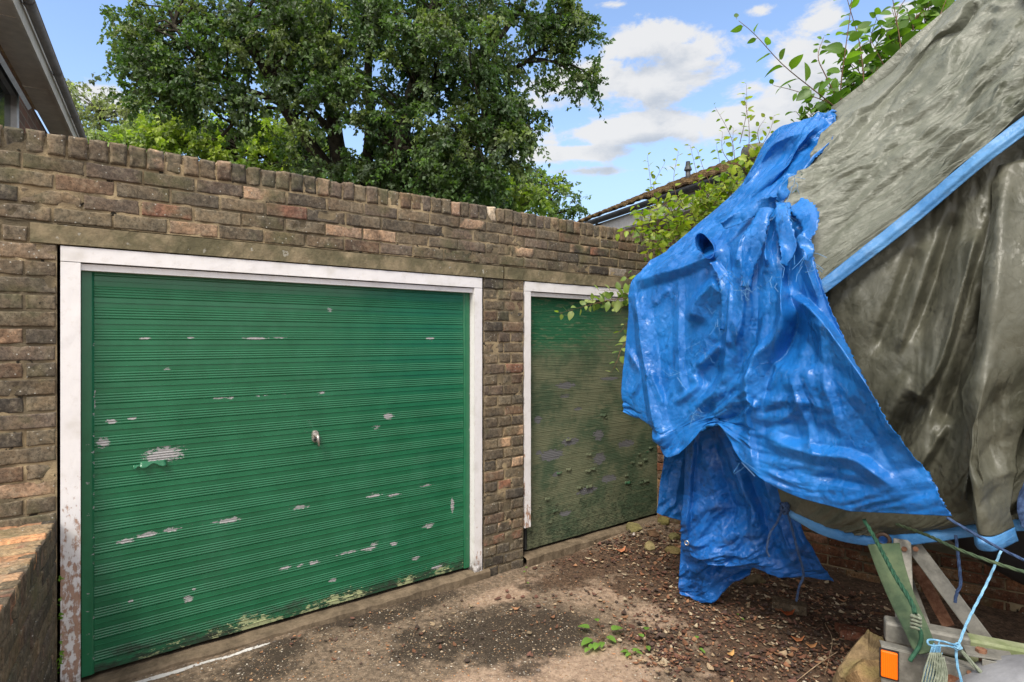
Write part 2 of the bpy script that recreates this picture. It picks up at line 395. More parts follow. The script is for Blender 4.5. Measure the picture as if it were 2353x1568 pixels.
def f_tarp(colA, colB, rough, crk, transl, sheen=.5, cre=1.0, w=1.2, st0=(1, 1, 1), dustf=.14):
    def f(k):
        p = k.pos(); t = k.attr('tuv', 'Vector')
        n1 = k.noise(p, 3.5, 4, .6)
        c = k.mix(k.step(n1, .35, .65), colA, colB)
        dust = k.step(k.noise(p, 11, 5, .7), .52, .75)
        c = k.mix(k.m('MULTIPLY', dust, dustf), c, (.42, .43, .42))
        wv = k.vm('MULTIPLY', t, crk)
        w1 = k.noise(wv, 1.0, 6, .62, .6)
        v1 = k.vor(k.vm('ADD', p, k.vm('MULTIPLY', k.noise(p, 9, 3, .5, 0, 1), (.10, .10, .10))), 13, 'DISTANCE_TO_EDGE')
        v2 = k.vor(k.vm('ADD', p, k.vm('MULTIPLY', k.noise(p, 22, 3, .5, 0, 1), (.05, .05, .05))), 34, 'DISTANCE_TO_EDGE')
        sw = k.vm('MULTIPLY', k.noise(p, 5, 3, .6, 0, 1), (.16, .16, .16))
        h = k.m('MULTIPLY', w1, w)
        def crinkle(sc, st, amp):              # every cell tilts its own way: flat facets with sharp creases between them
            v = k.new('ShaderNodeTexVoronoi'); v.inputs['Scale'].default_value = sc; q = k.vm('MULTIPLY', k.vm('ADD', p, sw), st); k.l.new(q, v.inputs['Vector'])
            loc = k.vm('SUBTRACT', k.vm('MULTIPLY', q, (sc, sc, sc)), k.vm('MULTIPLY', v.outputs['Position'], (sc, sc, sc)))
            d = k.new('ShaderNodeVectorMath', operation='DOT_PRODUCT'); k.l.new(loc, d.inputs[0]); k.l.new(k.vm('SUBTRACT', v.outputs['Color'], (.5, .5, .5)), d.inputs[1])
            return k.m('MULTIPLY', d.outputs['Value'], amp)
        mk_ = k.step(k.noise(p, 4, 3, .6), .36, .62, .35, 1.0)
        h = k.m('ADD', h, k.m('MULTIPLY', mk_, k.m('ADD', crinkle(14, st0, 7.0 * cre), k.m('ADD', crinkle(32, st0, 3.0 * cre), crinkle(75, st0, .75 * cre)))))
        h = k.m('ADD', h, k.m('MULTIPLY', k.noise(p, 240, 2, .6), .10))
        k.set(c, rough, k.bump(h, .60, .010), spec=sheen, transl=(transl, c) if transl else None)
    return f
M_blue = material('blue_tarpaulin', f_tarp((.009, .132, .45), (.016, .180, .56), .33, (16, 6, 5), .12, .52, .62, .15, (1.1, 1.1, .7), .05))
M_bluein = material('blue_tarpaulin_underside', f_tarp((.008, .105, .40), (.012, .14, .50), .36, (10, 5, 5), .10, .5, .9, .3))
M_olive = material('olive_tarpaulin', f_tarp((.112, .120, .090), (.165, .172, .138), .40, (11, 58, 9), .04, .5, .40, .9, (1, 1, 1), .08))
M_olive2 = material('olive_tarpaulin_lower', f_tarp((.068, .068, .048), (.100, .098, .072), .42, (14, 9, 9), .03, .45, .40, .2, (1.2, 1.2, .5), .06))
M_band = material('blue_hem_band', f_tarp((.045, .18, .42), (.095, .27, .53), .42, (6, 22, 9), .05, .5, .2))
def f_plain(colA, colB, scale, rough, metal=0.0, bumps=.3, spec=.4, dist=.003):
    def f(k):
        p = k.pos(); n = k.noise(p, scale, 5, .65); n2 = k.noise(p, scale * 6, 3, .7)
        c = k.mix(k.step(n, .32, .68), colA, colB); c = k.mix(1.0, c, k.mix(n2, (.7, .7, .7), (1.25, 1.25, 1.25)), 'MULTIPLY')
        k.set(c, rough, k.bump(k.m('ADD', n, n2), bumps, dist), metal=metal, spec=spec)
    return f
M_galv = material('galvanised_steel', f_plain((.135, .130, .112), (.24, .228, .20), 14, .55, .25))
M_galvg = material('algae_covered_steel', f_plain((.16, .19, .085), (.30, .31, .20), 9, .75))
M_strap = material('green_webbing', f_plain((.040, .068, .036), (.085, .115, .060), 9, .9, 0, .5))
M_rust = material('rusty_steel', f_plain((.13, .05, .025), (.24, .12, .07), 40, .85))
M_dark = material('dark_hull_paint', f_plain((.012, .014, .020), (.028, .026, .026), 5, .6))
M_black = material('black_plastic', f_plain((.010, .010, .011), (.022, .022, .024), 12, .5))
M_rubber = material('tyre_rubber', f_plain((.012, .012, .012), (.03, .028, .026), 20, .85))
M_mud = material('grey_plastic_mudguard', f_plain((.19, .19, .205), (.27, .27, .285), 7, .6))
def f_amber(k):
    p = k.pos(); v = k.vor(p, 420, rnd=.2)
    k.set(k.mix(k.step(v, .1, .6), (1.0, .24, .0), (.80, .12, .0)), .22, k.bump(v, .4, .001), spec=.6)
M_amber = material('amber_reflector', f_amber)
M_ropeb = material('blue_twine', f_plain((.10, .26, .42), (.24, .45, .62), 60, .8))
M_ropeg = material('green_rope', f_plain((.008, .040, .022), (.020, .085, .045), 60, .8))
M_roped = material('dark_blue_rope', f_plain((.02, .04, .10), (.05, .09, .19), 60, .85))
M_ropegy = material('grey_green_rope', f_plain((.12, .14, .10), (.24, .26, .20), 60, .9))
M_chrome = material('worn_chrome', f_plain((.42, .38, .34), (.62, .58, .54), 60, .28, .8, .15))
M_brown = material('old_brown_metal', f_plain((.06, .035, .025), (.13, .085, .06), 60, .5, .3))
def f_stone(k):
    p = k.pos(); n = k.noise(p, 16, 6, .7); n2 = k.noise(p, 90, 3, .7); c = k.attr('col')
    c = k.mix(1.0, c, k.mix(k.step(n, .3, .7), (.55, .55, .5), (1.35, 1.3, 1.2)), 'MULTIPLY')
    c = k.mix(k.m('MULTIPLY', k.step(k.noise(p, 8, 4), .5, .66), .5), c, (.16, .15, .05))
    k.set(c, .93, k.bump(k.m('ADD', n, n2), .9, .008), spec=.12)
M_stone = material('mossy_stone', f_stone)
def f_vcol(rough=.8, bumpd=.002, transl=0):
    def f(k):
        p = k.pos(); c = k.attr('col'); n = k.noise(p, 45, 3, .6)
        c = k.mix(1.0, c, k.mix(n, (.7, .7, .7), (1.3, 1.3, 1.3)), 'MULTIPLY')
        k.set(c, rough, k.bump(n, .3, bumpd), spec=.25, transl=(transl, c) if transl else None)
    return f
M_litter = material('dead_leaves', f_vcol(.85))
def f_leaf(tr, rough, spec=.4, tint=(1.5, 1.7, .6)):
    def f(k):
        c = k.attr('col'); n = k.noise(k.pos(), 14, 3)
        c = k.mix(1.0, c, k.mix(n, (.8, .8, .8), (1.2, 1.2, 1.2)), 'MULTIPLY')
        k.set(c, rough, spec=spec, transl=(tr, k.mix(1.0, c, tint, 'MULTIPLY')))
    return f
M_leaf = material('tree_leaves', f_leaf(.40, .45, .5))
M_leaf2 = material('shrub_leaves', f_leaf(.42, .42, .4))
M_bark = material('tree_bark', f_plain((.026, .024, .018), (.065, .056, .042), 12, .95, 0, .9, .1, .02))
M_twig = material('shrub_twig', f_plain((.10, .055, .03), (.20, .11, .06), 40, .8))
M_soffit = material('painted_soffit', f_plain((.58, .53, .45), (.72, .66, .56), 2.2, .8, 0, .1))
M_fascia = material('white_fascia', f_plain((.50, .48, .47), (.60, .58, .57), 5, .6))
M_gutter = material('dark_gutter', f_plain((.030, .032, .038), (.06, .06, .066), 8, .5))
M_sill = material('worn_brown_concrete', f_plain((.105, .080, .054), (.205, .155, .105), 9, .93, 0, .6, .12, .006))
M_tile = material('mossy_roof_tiles', f_plain((.085, .055, .035), (.185, .125, .055), 7, .95, 0, 1.0, .1, .03))
M_verge = material('grey_roof_edge', f_plain((.22, .20, .19), (.30, .275, .26), 5, .85))
M_felt = material('roof_felt', f_plain((.04, .04, .04), (.07, .07, .065), 6, .95))
M_glass = material('window_glass', f_plain((.03, .045, .035), (.06, .075, .06), 2, .08, 0, 0, .6))
M_wood = material('pale_twig_wood', f_plain((.30, .20, .12), (.46, .34, .22), 30, .85))
# ------------------------------------------------------------------ ground
def gz(X, Y):
    X = np.asarray(X, float); Y = np.asarray(Y, float)
    V = np.stack([X, Y, 0 * X], -1); s, d = toW(V)
    g = -.052 - .044 * sstep(s, .8, 2.4) - .085 * sstep(X, 1.2, 2.7)
    g = g + .055 * sstep(s, 2.9, 3.8) * sstep(-d, -.9, -.1) * sstep(X, 3.4, 1.6)
    g = np.where(d < -.15, -.10, g)
    near = sstep(np.hypot(X - .5, Y - 3), 7, 4)
    g = g + near * (fbm(V, 1.6, 3, 5) - .5) * .035 + near * (fbm(V, 9, 3, 9) - .5) * .012 * (1 + 1.8 * sstep(X, .7, 1.6))
    return g
ax = np.concatenate([-np.geomspace(600, 4.1, 16), np.arange(-4, 5.001, .028), np.geomspace(5.1, 600, 16)])
ay = np.concatenate([-np.geomspace(600, .6, 12), np.arange(-.5, 7.501, .028), np.geomspace(7.6, 900, 18)])
GX, GY = np.meshgrid(ax, ay); GZ = gz(GX, GY)
V = np.stack([GX, GY, GZ], -1).reshape(-1, 3)
def proj(V):
    Y = np.maximum(V[:, 1], .05); return CX + F * V[:, 0] / Y, HY - (V[:, 2] - CH) / Y * F
px, py = proj(V); s_, d_ = toW(V)
front = (V[:, 1] > .5)
def blob(cx, cy, rx, ry, rot=0, pw=1.0):
    c, s = cos(radians(rot)), sin(radians(rot)); dx, dy = px - cx, py - cy
    u = (dx * c + dy * s) / rx; w = (-dx * s + dy * c) / ry
    return np.clip(1.25 - (u * u + w * w) ** .5 * .8, 0, 1) * front * pw
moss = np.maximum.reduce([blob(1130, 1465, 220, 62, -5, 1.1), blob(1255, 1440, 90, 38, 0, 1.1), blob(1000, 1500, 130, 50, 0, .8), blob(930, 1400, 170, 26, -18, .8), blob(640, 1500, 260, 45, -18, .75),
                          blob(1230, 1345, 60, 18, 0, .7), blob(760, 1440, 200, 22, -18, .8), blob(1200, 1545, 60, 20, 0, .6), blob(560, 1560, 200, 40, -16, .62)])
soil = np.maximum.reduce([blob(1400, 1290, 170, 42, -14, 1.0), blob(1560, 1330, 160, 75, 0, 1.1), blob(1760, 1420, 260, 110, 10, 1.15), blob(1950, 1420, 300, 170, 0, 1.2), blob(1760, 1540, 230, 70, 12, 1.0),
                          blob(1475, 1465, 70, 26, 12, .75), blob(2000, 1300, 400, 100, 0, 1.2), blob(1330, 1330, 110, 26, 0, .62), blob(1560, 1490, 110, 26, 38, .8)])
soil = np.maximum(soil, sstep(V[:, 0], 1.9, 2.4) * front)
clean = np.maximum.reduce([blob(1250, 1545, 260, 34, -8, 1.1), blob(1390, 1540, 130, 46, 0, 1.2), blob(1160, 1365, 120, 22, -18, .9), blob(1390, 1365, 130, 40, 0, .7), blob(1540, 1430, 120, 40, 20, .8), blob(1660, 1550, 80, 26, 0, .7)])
white = np.maximum(0, 1.0 - np.abs(d_ - .066) / .030) * sstep(s_, 1.25, .55) * sstep(s_, .0, .15) * front
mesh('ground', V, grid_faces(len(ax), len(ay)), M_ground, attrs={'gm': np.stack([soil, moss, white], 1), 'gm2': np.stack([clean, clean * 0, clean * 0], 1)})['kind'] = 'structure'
G_ = bpy.data.objects['ground']

# ------------------------------------------------------------------ bricks
PAL = np.array([(.150, .122, .084), (.168, .134, .092), (.132, .110, .080), (.190, .148, .098), (.180, .125, .084), (.155, .122, .092), (.105, .090, .070), (.185, .152, .102)]) * np.array([.83, .87, .96])
PAL_RED = np.array([(.14, .065, .04), (.12, .058, .036), (.17, .085, .05), (.10, .06, .042), (.20, .12, .07)])
def bricks(rects, O, ea, eb, en, pal=PAL, round_=.0035, depth=.05, jit=.0028, res=.018, seed=1, pale=.05, wob=.0032):
    r = np.random.RandomState(seed); AV = []; AF = []; AC = []; n0 = 0
    O, ea, eb, en = [np.asarray(q, float) for q in (O, ea, eb, en)]
    for R in rects:
        a0, a1, b0, b1 = R[:4]; colr = R[4] if len(R) > 4 else None
        a0 += r.uniform(-.002, .002); a1 += r.uniform(-.002, .002); b0 += r.uniform(-.0015, .0015); b1 += r.uniform(-.0015, .0015)
        ma = max(2, int((a1 - a0) / res)); mb_ = max(2, int((b1 - b0) / res))
        rr = round_; r2 = round_ + .0035
        A = np.concatenate([[a0, a0, a0 + rr], np.linspace(a0 + r2, a1 - r2, ma), [a1 - rr, a1, a1]])
        B = np.concatenate([[b0, b0, b0 + rr], np.linspace(b0 + r2, b1 - r2, mb_), [b1 - rr, b1, b1]])
        DA = np.concatenate([[-depth, -rr * .8, -.0004], np.zeros(ma), [-.0004, -rr * .8, -depth]]); DB = np.concatenate([[-depth, -rr * .8, -.0004], np.zeros(mb_), [-.0004, -rr * .8, -depth]])
        AA, BB = np.meshgrid(A, B); DD = np.minimum(*np.meshgrid(DA, DB)) + r.uniform(-jit, jit) + (AA - a0) * r.uniform(-.012, .012)
        pp = np.stack([AA, BB, DD * 0 + seed], -1)
        q = pp * np.array([1, 1, 0]) + np.array([0, 0, n0 * .0137])
        AA = AA + (fbm(q, 30, 2, 3) - .5) * wob * 2; BB = BB + (fbm(q, 34, 2, 8) - .5) * wob * 2
        DD = DD + (fbm(q, 28, 3, 5) - .5) * .005
        ch = r.rand()
        if ch < .22: DD = DD - np.clip(fbm(q, 24, 2, 31) - .58, 0, 1) * .07
        P3 = O + AA[..., None] * ea + BB[..., None] * eb + DD[..., None] * en
        c = pal[r.randint(len(pal))] * r.uniform(.88, 1.12) if colr is None else np.array(colr) * r.uniform(.92, 1.08)
        c = np.tile(c, (AA.size, 1))
        if colr is None and r.rand() < pale:           # spalled face showing the pale core
            sp = sstep(fbm(q, 14, 3, 77), .46, .56).reshape(-1, 1); c = c * (1 - sp) + np.array((.36, .26, .185)) * sp
        elif colr is None and r.rand() < .03:
            sp = sstep(fbm(q, 10, 3, 55), .46, .58).reshape(-1, 1); c = c * (1 - sp) + np.array((.23, .13, .095)) * sp
        AV.append(P3.reshape(-1, 3)); AC.append(c); AF.append(grid_faces(len(A), len(B), n0)); n0 += AA.size
    return np.concatenate(AV), np.concatenate(AF), np.concatenate(AC)
def panel(O, ea, eb, en, a0, a1, b0, b1, dist, res=.03, rough=.008, seed=0.0):
    na = max(2, int((a1 - a0) / res)); nb = max(2, int((b1 - b0) / res))
    A, B = np.meshgrid(np.linspace(a0, a1, na), np.linspace(b0, b1, nb)); q = np.stack([A, B, A * 0 + seed], -1)
    D = dist + (fbm(q, 22, 3, 4) - .5) * rough * 2
    return (np.asarray(O) + A[..., None] * ea + B[..., None] * eb + D[..., None] * en).reshape(-1, 3), grid_faces(na, nb)

garage = thing('garage_block', Wp(1.2, -.3, 0), 'old brown brick garage block with two green up-and-over doors and upright brick coping', 'garage')
J = .0112
CZ = .075
rects = []
def course(z, s0, s1, off, L=.225, merge=.06):
    s = s0 + off - L
    out = []
    while s < s1:
        a, b = max(s, s0), min(s + L, s1)
        if b - a > .03: out.append([a, b, z, z + CZ])
        s += L
    return [[a + J / 2, b - J / 2, c + J / 2, d_2 - J / 2] for a, b, c, d_2 in out]
wr = random.Random(3)
ZC = [2.0 - CZ * i for i in range(1, 32)]
for i, z in enumerate(ZC):                       # left pier
    rects += course(z, -1.65, -.012, (.1125 if i % 2 else .0) + (-.012 + 1.65) % .225)
left_pier = rects; rects = []
for i, z in enumerate(ZC[:30]):                       # pier between the doors
    a, b = 2.318, 2.672
    cuts = [a, a + .177 + wr.uniform(-.012, .012), b] if i % 2 == 0 else [a, a + .118 + wr.uniform(-.01, .01), a + .236 + wr.uniform(-.01, .01), b]
    rects += [[cuts[q] + J / 2, cuts[q + 1] - J / 2, z + J / 2, z + CZ - J / 2] for q in range(len(cuts) - 1)]
V, Fq, C = bricks(rects, W0, ES, EZ, ED, seed=5, pale=.045, round_=.005, wob=.0045, jit=.004)
mesh('brick_pier', V, Fq, M_brick, garage, {'col': C}); rects = left_pier
for i, z in enumerate(ZC):                       # right pier
    rects += course(z, 5.02, 5.7, .1125 if i % 2 else .0)
rects += course(2.0, -1.65, -.112, .1)
ZT = 2.095
special = {}
for i in range(4):
    rects += course(ZT + CZ * i, -1.65, 5.7, (.1125 if i % 2 else 0.0) + .05 + wr.uniform(-.02, .02))
rects += [[5.52, 5.7, 2.0 + J / 2, 2.095 - J / 2]]
# a few faces the photograph shows pale, by their place on the wall
def near(s, z):
    for R in rects:
        if R[0] <= s <= R[1] and R[2] <= z <= R[3]: return R
for s, z, c in ((.62, 2.13, (.25, .185, .135)), (3.62, 2.13, (.38, .35, .31)), (-.1, 1.25, (.18, .11, .08)), (-.08, 1.95, (.24, .19, .14)), (2.45, 1.97, (.22, .17, .125))):
    R = near(s, z)
    if R and len(R) == 4: R.append(c)
V, Fq, C = bricks(rects, W0, ES, EZ, ED, seed=4, pale=.045)
mesh('brickwork', V, Fq, M_brick, garage, {'col': C})
V1, F1 = panel(W0, ES, EZ, ED, -1.65, -.012, -.35, 2.1, -.0062, seed=1)
V2, F2 = panel(W0, ES, EZ, ED, 2.318, 2.672, -.35, 2.0, -.0062, seed=2)
V3, F3 = panel(W0, ES, EZ, ED, -1.65, 5.7, 2.094, 2.45, -.0062, seed=3)
V4, F4 = panel(W0, ES, EZ, ED, 5.02, 5.7, -.35, 2.1, -.0062, seed=3)
off = np.cumsum([0, len(V1), len(V2), len(V3)])
mesh('mortar', np.concatenate([V1, V2, V3, V4]), np.concatenate([F1, F2 + off[1], F3 + off[2], F4 + off[3]]), M_mortar, garage)
# solid core, side reveals
mb = MB()
for a, b, z0, z1 in ((-1.65, -.02, -.4, 2.1), (2.325, 2.665, -.4, 2.0), (5.02, 5.7, -.4, 2.1), (-1.65, 5.7, 2.10, 2.40)):
    mb.box(Wp(a, -.24, z0), ES * (b - a), ED * .215, EZ * (z1 - z0), (.2, .15, .1))
mb.build('wall_core', M_mortar, garage)
# coping of bricks on end
rects = []; s = -1.64
while s < 5.7:
    w = .0755 + wr.uniform(-.0045, .0045)
    h = wr.uniform(-.004, .005); z0 = ZT + 4 * CZ
    R = [s + .004, s + w - .004, z0 + .005, z0 + .103 + h]
    if abs(s - 2.08) < .04 or abs(s - 2.33) < .04: R.append((.34, .25, .19) if s < 2.2 else (.40, .36, .30))
    if abs(s - 2.02) < .03: R[3] -= .022; 
    rects.append(R); s += w
V, Fq, C = bricks(rects, W0 + ED * .004, ES, EZ, ED, seed=9, round_=.010, depth=.19, jit=.006, pale=.03, wob=.005)
mesh('coping', V, Fq, M_brick, garage, {'col': C})
mb = MB(); mb.box(Wp(-1.65, -.19, ZT + 4 * CZ), ES * 7.35, ED * .178, EZ * .085, (1, 1, 1))
mb.build('coping_mortar', M_mortar, garage)
# lintels
for a, b in ((-.105, 2.478), (2.492, 5.5)):
    V, Fq = panel(W0, ES, EZ, ED, a, b, 2.003, 2.089, .006, res=.02, rough=.004, seed=a)
    mb = MB(); mb.add(V, Fq); mb.box(Wp(a, -.2, 2.002), ES * (b - a), ED * .2005, EZ * .0875)
    mb.build('lintel', M_lintel, garage, smooth=False)
# flat roof and the other walls, so that the block is whole from the side
mb = MB(); mb.box(Wp(-1.6, -5.4, 2.30), ES * 7.25, ED * 5.2, EZ * .08); mb.build('flat_roof', M_felt, garage)
mb = MB(); mb.box(Wp(-1.65, -5.6, -.4), ES * 7.35, ED * .2, EZ * 2.8); mb.box(Wp(-1.65, -5.4, -.4), ES * .2, ED * 5.15, EZ * 2.75); mb.box(Wp(5.5, -5.4, -.4), ES * .2, ED * 5.15, EZ * 2.75)
mb.build('rear_wall', M_mortar, garage)

def frame(a, b, zb_l, zb_r, label):
    """white timber frame: two posts and a head, with a stepped stop behind"""
    fr = thing('door_frame', Wp(a, 0, 0), None, None); fr.parent = garage; fr.location = Vector([float(q) for q in Wp(a, 0, 0)]) - garage.location
    def post(nm, s0, s1, z0, z1, rotf, d0=-.13, d1=.0):
        n = 40; rings = []
        ns_, nz_ = 6, max(8, int((z1 - z0) / .03)) if z1 - z0 > .3 else 6
        if s1 - s0 > .3: ns_, nz_ = 60, 5
        sv = np.linspace(s0, s1, ns_); zv = np.linspace(z0, z1, nz_)
        S_, Z_ = np.meshgrid(sv, zv); D_ = d1 + (fbm(np.stack([S_, Z_, S_ * 0], -1), 12, 3, 2) - .5) * .003
        Vf = (W0 + S_[..., None] * ES + D_[..., None] * ED + Z_[..., None] * EZ).reshape(-1, 3)
        m_ = MB(); m_.add(Vf, grid_faces(ns_, nz_))
        m_.box(Wp(s0, d0, z0), ES * (s1 - s0), ED * (d1 - d0 - .003), EZ * (z1 - z0))
        VV = np.concatenate(m_.V); S, D = toW(VV)
        rot = rotf(S, VV[:, 2]); m_.C = [np.ones((len(VV), 3))]
        mesh(nm, VV, m_.F, M_white, fr, {'rot': rot}, smooth=False)
    rl = lambda S, Z: np.clip(sstep(Z, 1.35, .50) * .95, 0, 1)
    rr = lambda S, Z: np.clip(sstep(Z, .60, .05) * .6, 0, 1)
    r2 = lambda S, Z: np.clip(sstep(Z, .75, .2) * 1.0, 0, 1)
    no = lambda S, Z: Z * 0
    first = a < 1
    W_ = .073 if first else .055
    post('post', a, a + W_, zb_l, 1.925, rl if first else r2)
    post('post', b - .062, b, zb_r, 1.925, rr)
    post('head', a, b, 1.928, 1.996, no)
    post('stop_bead', a + W_ + .001, b - .063, 1.893, 1.922, no, -.12, -.018)
    return fr
frame(.0, 2.302, -.06, -.03, '')
frame(2.682, 5.00, .19, -.02, '')

def door(a, b, z0, z1, dd, mat, peel_pts, second=False):
    dr = thing('garage_door', Wp(a, dd, 0), None, None); dr.parent = garage; dr.location = Vector([float(q) for q in Wp(a, dd, 0)]) - garage.location
    dr['label'] = 'faded mossy green up-and-over door with peeling paint' if second else 'glossy green ribbed up-and-over door'
    # height profile: smooth band with a fine line, then a bundle of fine ribs, every 102 mm
    per = .1015; zs = []; ds = []
    z = z0
    while z < z1 - .01:
        pr = [(0, 0), (.0005, .0)]
        prof = [(0.000, 0), (.0225, .0006), (.0232, .0034), (.0252, .0034), (.0258, .0), (.046, 0), (.0465, -.0034)]
        q = .048
        for r_ in range(4):
            prof += [(q, -.0012), (q + .0042, .0012), (q + .0078, .0012), (q + .0112, -.0012)]; q += .0125
        for u, w in prof:
            if z + u < z1: zs.append(z + u); ds.append(w)
        z += per
    zs.append(z1); ds.append(0)
    zs = np.array(zs); ds = np.array(ds) * (.45 if second else 1.0)
    e = .052 if not second else .012
    sv = np.linspace(a + e, b - e, 240)
    S_, Z_ = np.meshgrid(sv, zs); D_ = dd + ds[:, None] * 1.0 + 0 * S_
    D_ = D_ + (fbm(np.stack([S_, Z_, S_ * 0], -1), 2.2, 3, 12) - .5) * (.010 if not second else .022)
    r = np.random.RandomState(5 if not second else 6)
    pl = np.zeros_like(S_)
    for (cs, cz, rs, rz) in peel_pts:
        pl = np.maximum(pl, np.clip(1.25 - np.hypot((S_ - cs) / rs, (Z_ - cz) / rz) * .70, 0, 1))
    low = sstep(Z_, .24, .0) if not second else sstep(Z_, .7, .0)
    zone = sstep(S_, a + .9, b) * sstep(Z_, .9, 1.8) if not second else np.clip(sstep(Z_, 1.35, 1.85) * sstep(S_, a + 1.1, a + .2) + .55 * sstep(Z_, 1.0, 1.7), 0, 1)
    V = (W0 + S_[..., None] * ES + D_[..., None] * ED + Z_[..., None] * EZ).reshape(-1, 3)
    at = np.stack([pl, low, zone], -1).reshape(-1, 3)
    mesh('ribbed_panel', V, grid_faces(len(sv), len(zs)), mat, dr, {'peel': at}, smooth=False)
    mb = MB(); mb.box(Wp(a + .004, dd - .035, z0 - .004), ES * (b - a - .008), ED * .022, EZ * (z1 - z0 + .004)); VV = np.concatenate(mb.V)
    mesh('backing_sheet', VV, mb.F, M_felt, dr, {'peel': np.zeros((len(VV), 3))}, smooth=False)
    if not second:
        for q, (s0, s1) in enumerate(((a + .003, a + e), (b - e, b - .003))):
            ns_, nz_ = 6, 190; S2, Z2 = np.meshgrid(np.linspace(s0, s1, ns_), np.linspace(z0 - .004, z1, nz_))
            D2 = dd + .006 + 0 * S2; D2[:, 0] -= .012 * (q == 1); D2[:, -1] -= .007 * (q == 0)
            P2 = np.zeros_like(S2)
            for zz in ([.07, .10, .17, .19, .26, .30, .38, .52, .56, .60, .64, .75, .78, .84, .90, .93, .99, 1.04, 1.08, 1.12, 1.22, 1.3, 1.55] if q == 0 else [.35, .42, .95, 1.2, .2]):
                cs = s0 + (s1 - s0) * (.95 if r.rand() < .6 else .5); P2 = np.maximum(P2, np.clip(1.1 - np.hypot((S2 - cs) / .006, (Z2 - zz) / .010) * .6, 0, 1))
            VV = (W0 + S2[..., None] * ES + D2[..., None] * ED + Z2[..., None] * EZ).reshape(-1, 3)
            mesh('edge_channel', VV, grid_faces(ns_, nz_), mat, dr, {'peel': np.stack([P2.ravel(), 0 * P2.ravel(), 0 * P2.ravel()], 1)}, smooth=False)
        # curled paint flake over the big bare patch
        for (sx_, zx_, w_, h_) in ((.362, .965, .055, .020), (.30, .955, .02, .012)):
            u = np.linspace(0, 1, 9); v = np.linspace(0, 1, 5); U, Vv = np.meshgrid(u, v)
            S2 = sx_ + (U - .5) * w_ * 2; Z2 = zx_ + .004 - Vv * h_ * (1 + .5 * np.sin(U * 9)); D2 = dd + .004 + .016 * Vv ** 1.6 * (.6 + .4 * np.sin(U * 7 + 1))
            VV = (W0 + S2[..., None] * ES + D2[..., None] * ED + Z2[..., None] * EZ).reshape(-1, 3)
            mesh('paint_flake', VV, grid_faces(9, 5), mat, dr, {'peel': np.zeros((45, 3))}, solid=.0008)
    else:
        for q in range(26):
            cs = a + .05 + r.rand() * 1.5; cz = .12 + abs(r.randn()) * .45
            if cz > 1.35: continue
            w_ = r.uniform(.010, .036); u = np.linspace(0, 1, 6); v = np.linspace(0, 1, 4); U, Vv = np.meshgrid(u, v)
            S2 = cs + (U - .5) * w_ * 2; Z2 = cz + .003 * np.sin(U * 8) - Vv * w_ * .6; D2 = dd + .003 + w_ * .32 * Vv ** 1.4 * (.6 + .4 * np.sin(U * 7 + q))
            VV = (W0 + S2[..., None] * ES + D2[..., None] * ED + Z2[..., None] * EZ).reshape(-1, 3)
            mesh('paint_flake', VV, grid_faces(6, 4), mat, dr, {'peel': np.tile((0, 0, .8 if q % 9 == 0 else .1), (24, 1))}, solid=.0008)
    return dr
def onwall(x, y, d=-.06):      # measured point -> (s, z) on the plane d
    t = (x - CX) / F; o = W0 + ED * d
    s = (o[1] * t - o[0]) / (ES[0] - ES[1] * t); Y = o[1] + ES[1] * s; return s, CH + (HY - y) / F * Y
def pk(lst): 
    out = []
    for x, y, rx, ry in lst:
        s, z = onwall(x, y); s2, _ = onwall(x + rx, y); out.append((s, z, abs(s2 - s), ry / F * (W0[1] + ES[1] * s)))
    return out
p1 = pk([(380, 1045, 42, 17), (352, 1052, 18, 10), (237, 1018, 14, 11), (256, 970, 12, 6), (303, 962, 11, 3), (385, 847, 9, 4), (893, 957, 12, 7), (866, 982, 9, 5), (757, 713, 7, 4), (432, 1377, 11, 8), (290, 1244, 22, 5),
    (340, 1230, 26, 4), (392, 1218, 22, 4), (450, 1206, 18, 3), (500, 1198, 16, 4), (527, 1196, 24, 6), (585, 1182, 14, 3), (640, 1172, 26, 3), (690, 1166, 20, 5), (720, 1158, 16, 3), (655, 1306, 12, 4), (720, 1294, 14, 4), (690, 1300, 9, 3), (765, 1334, 10, 5), (848, 1262, 16, 4),
    (800, 1270, 22, 3), (985, 1208, 13, 5), (905, 1250, 8, 4), (905, 1138, 16, 3), (980, 1116, 16, 2), (860, 1140, 16, 3), (955, 1283, 10, 3), (1005, 1303, 12, 4), (330, 778, 16, 2), (440, 776, 12, 2), (590, 778, 26, 3), (640, 776, 16, 2), (520, 915, 30, 2), (600, 912, 26, 3), (660, 908, 20, 2), (740, 902, 10, 2), (216, 905, 4, 8), (217, 930, 4, 12), (219, 948, 6, 4),
    (860, 1252, 9, 3), (990, 778, 10, 3), (700, 990, 7, 3), (555, 968, 6, 2), (1040, 1160, 4, 16), (300, 1382, 7, 3), (900, 1310, 12, 2), (445, 1356, 5, 3), (1075, 1120, 3, 20)])
d1_ = door(.074, 2.238, .0, 1.895, -.062, M_door, p1)
p2_ = pk([(1300, 886, 20, 7), (1300, 910, 14, 4), (1268, 1047, 24, 12), (1312, 1015, 18, 8), (1378, 1055, 12, 12), (1350, 1128, 20, 8), (1375, 1000, 10, 12), (1238, 965, 8, 8), (1240, 1040, 7, 6), (1400, 870, 20, 4), (1330, 940, 8, 4), (1280, 1090, 10, 5), (1400, 1100, 16, 8), (1440, 1020, 18, 8), (1300, 1180, 12, 5)])
d2_ = door(2.738, 4.95, .0, 1.895, -.062, M_door2, p2_, True)
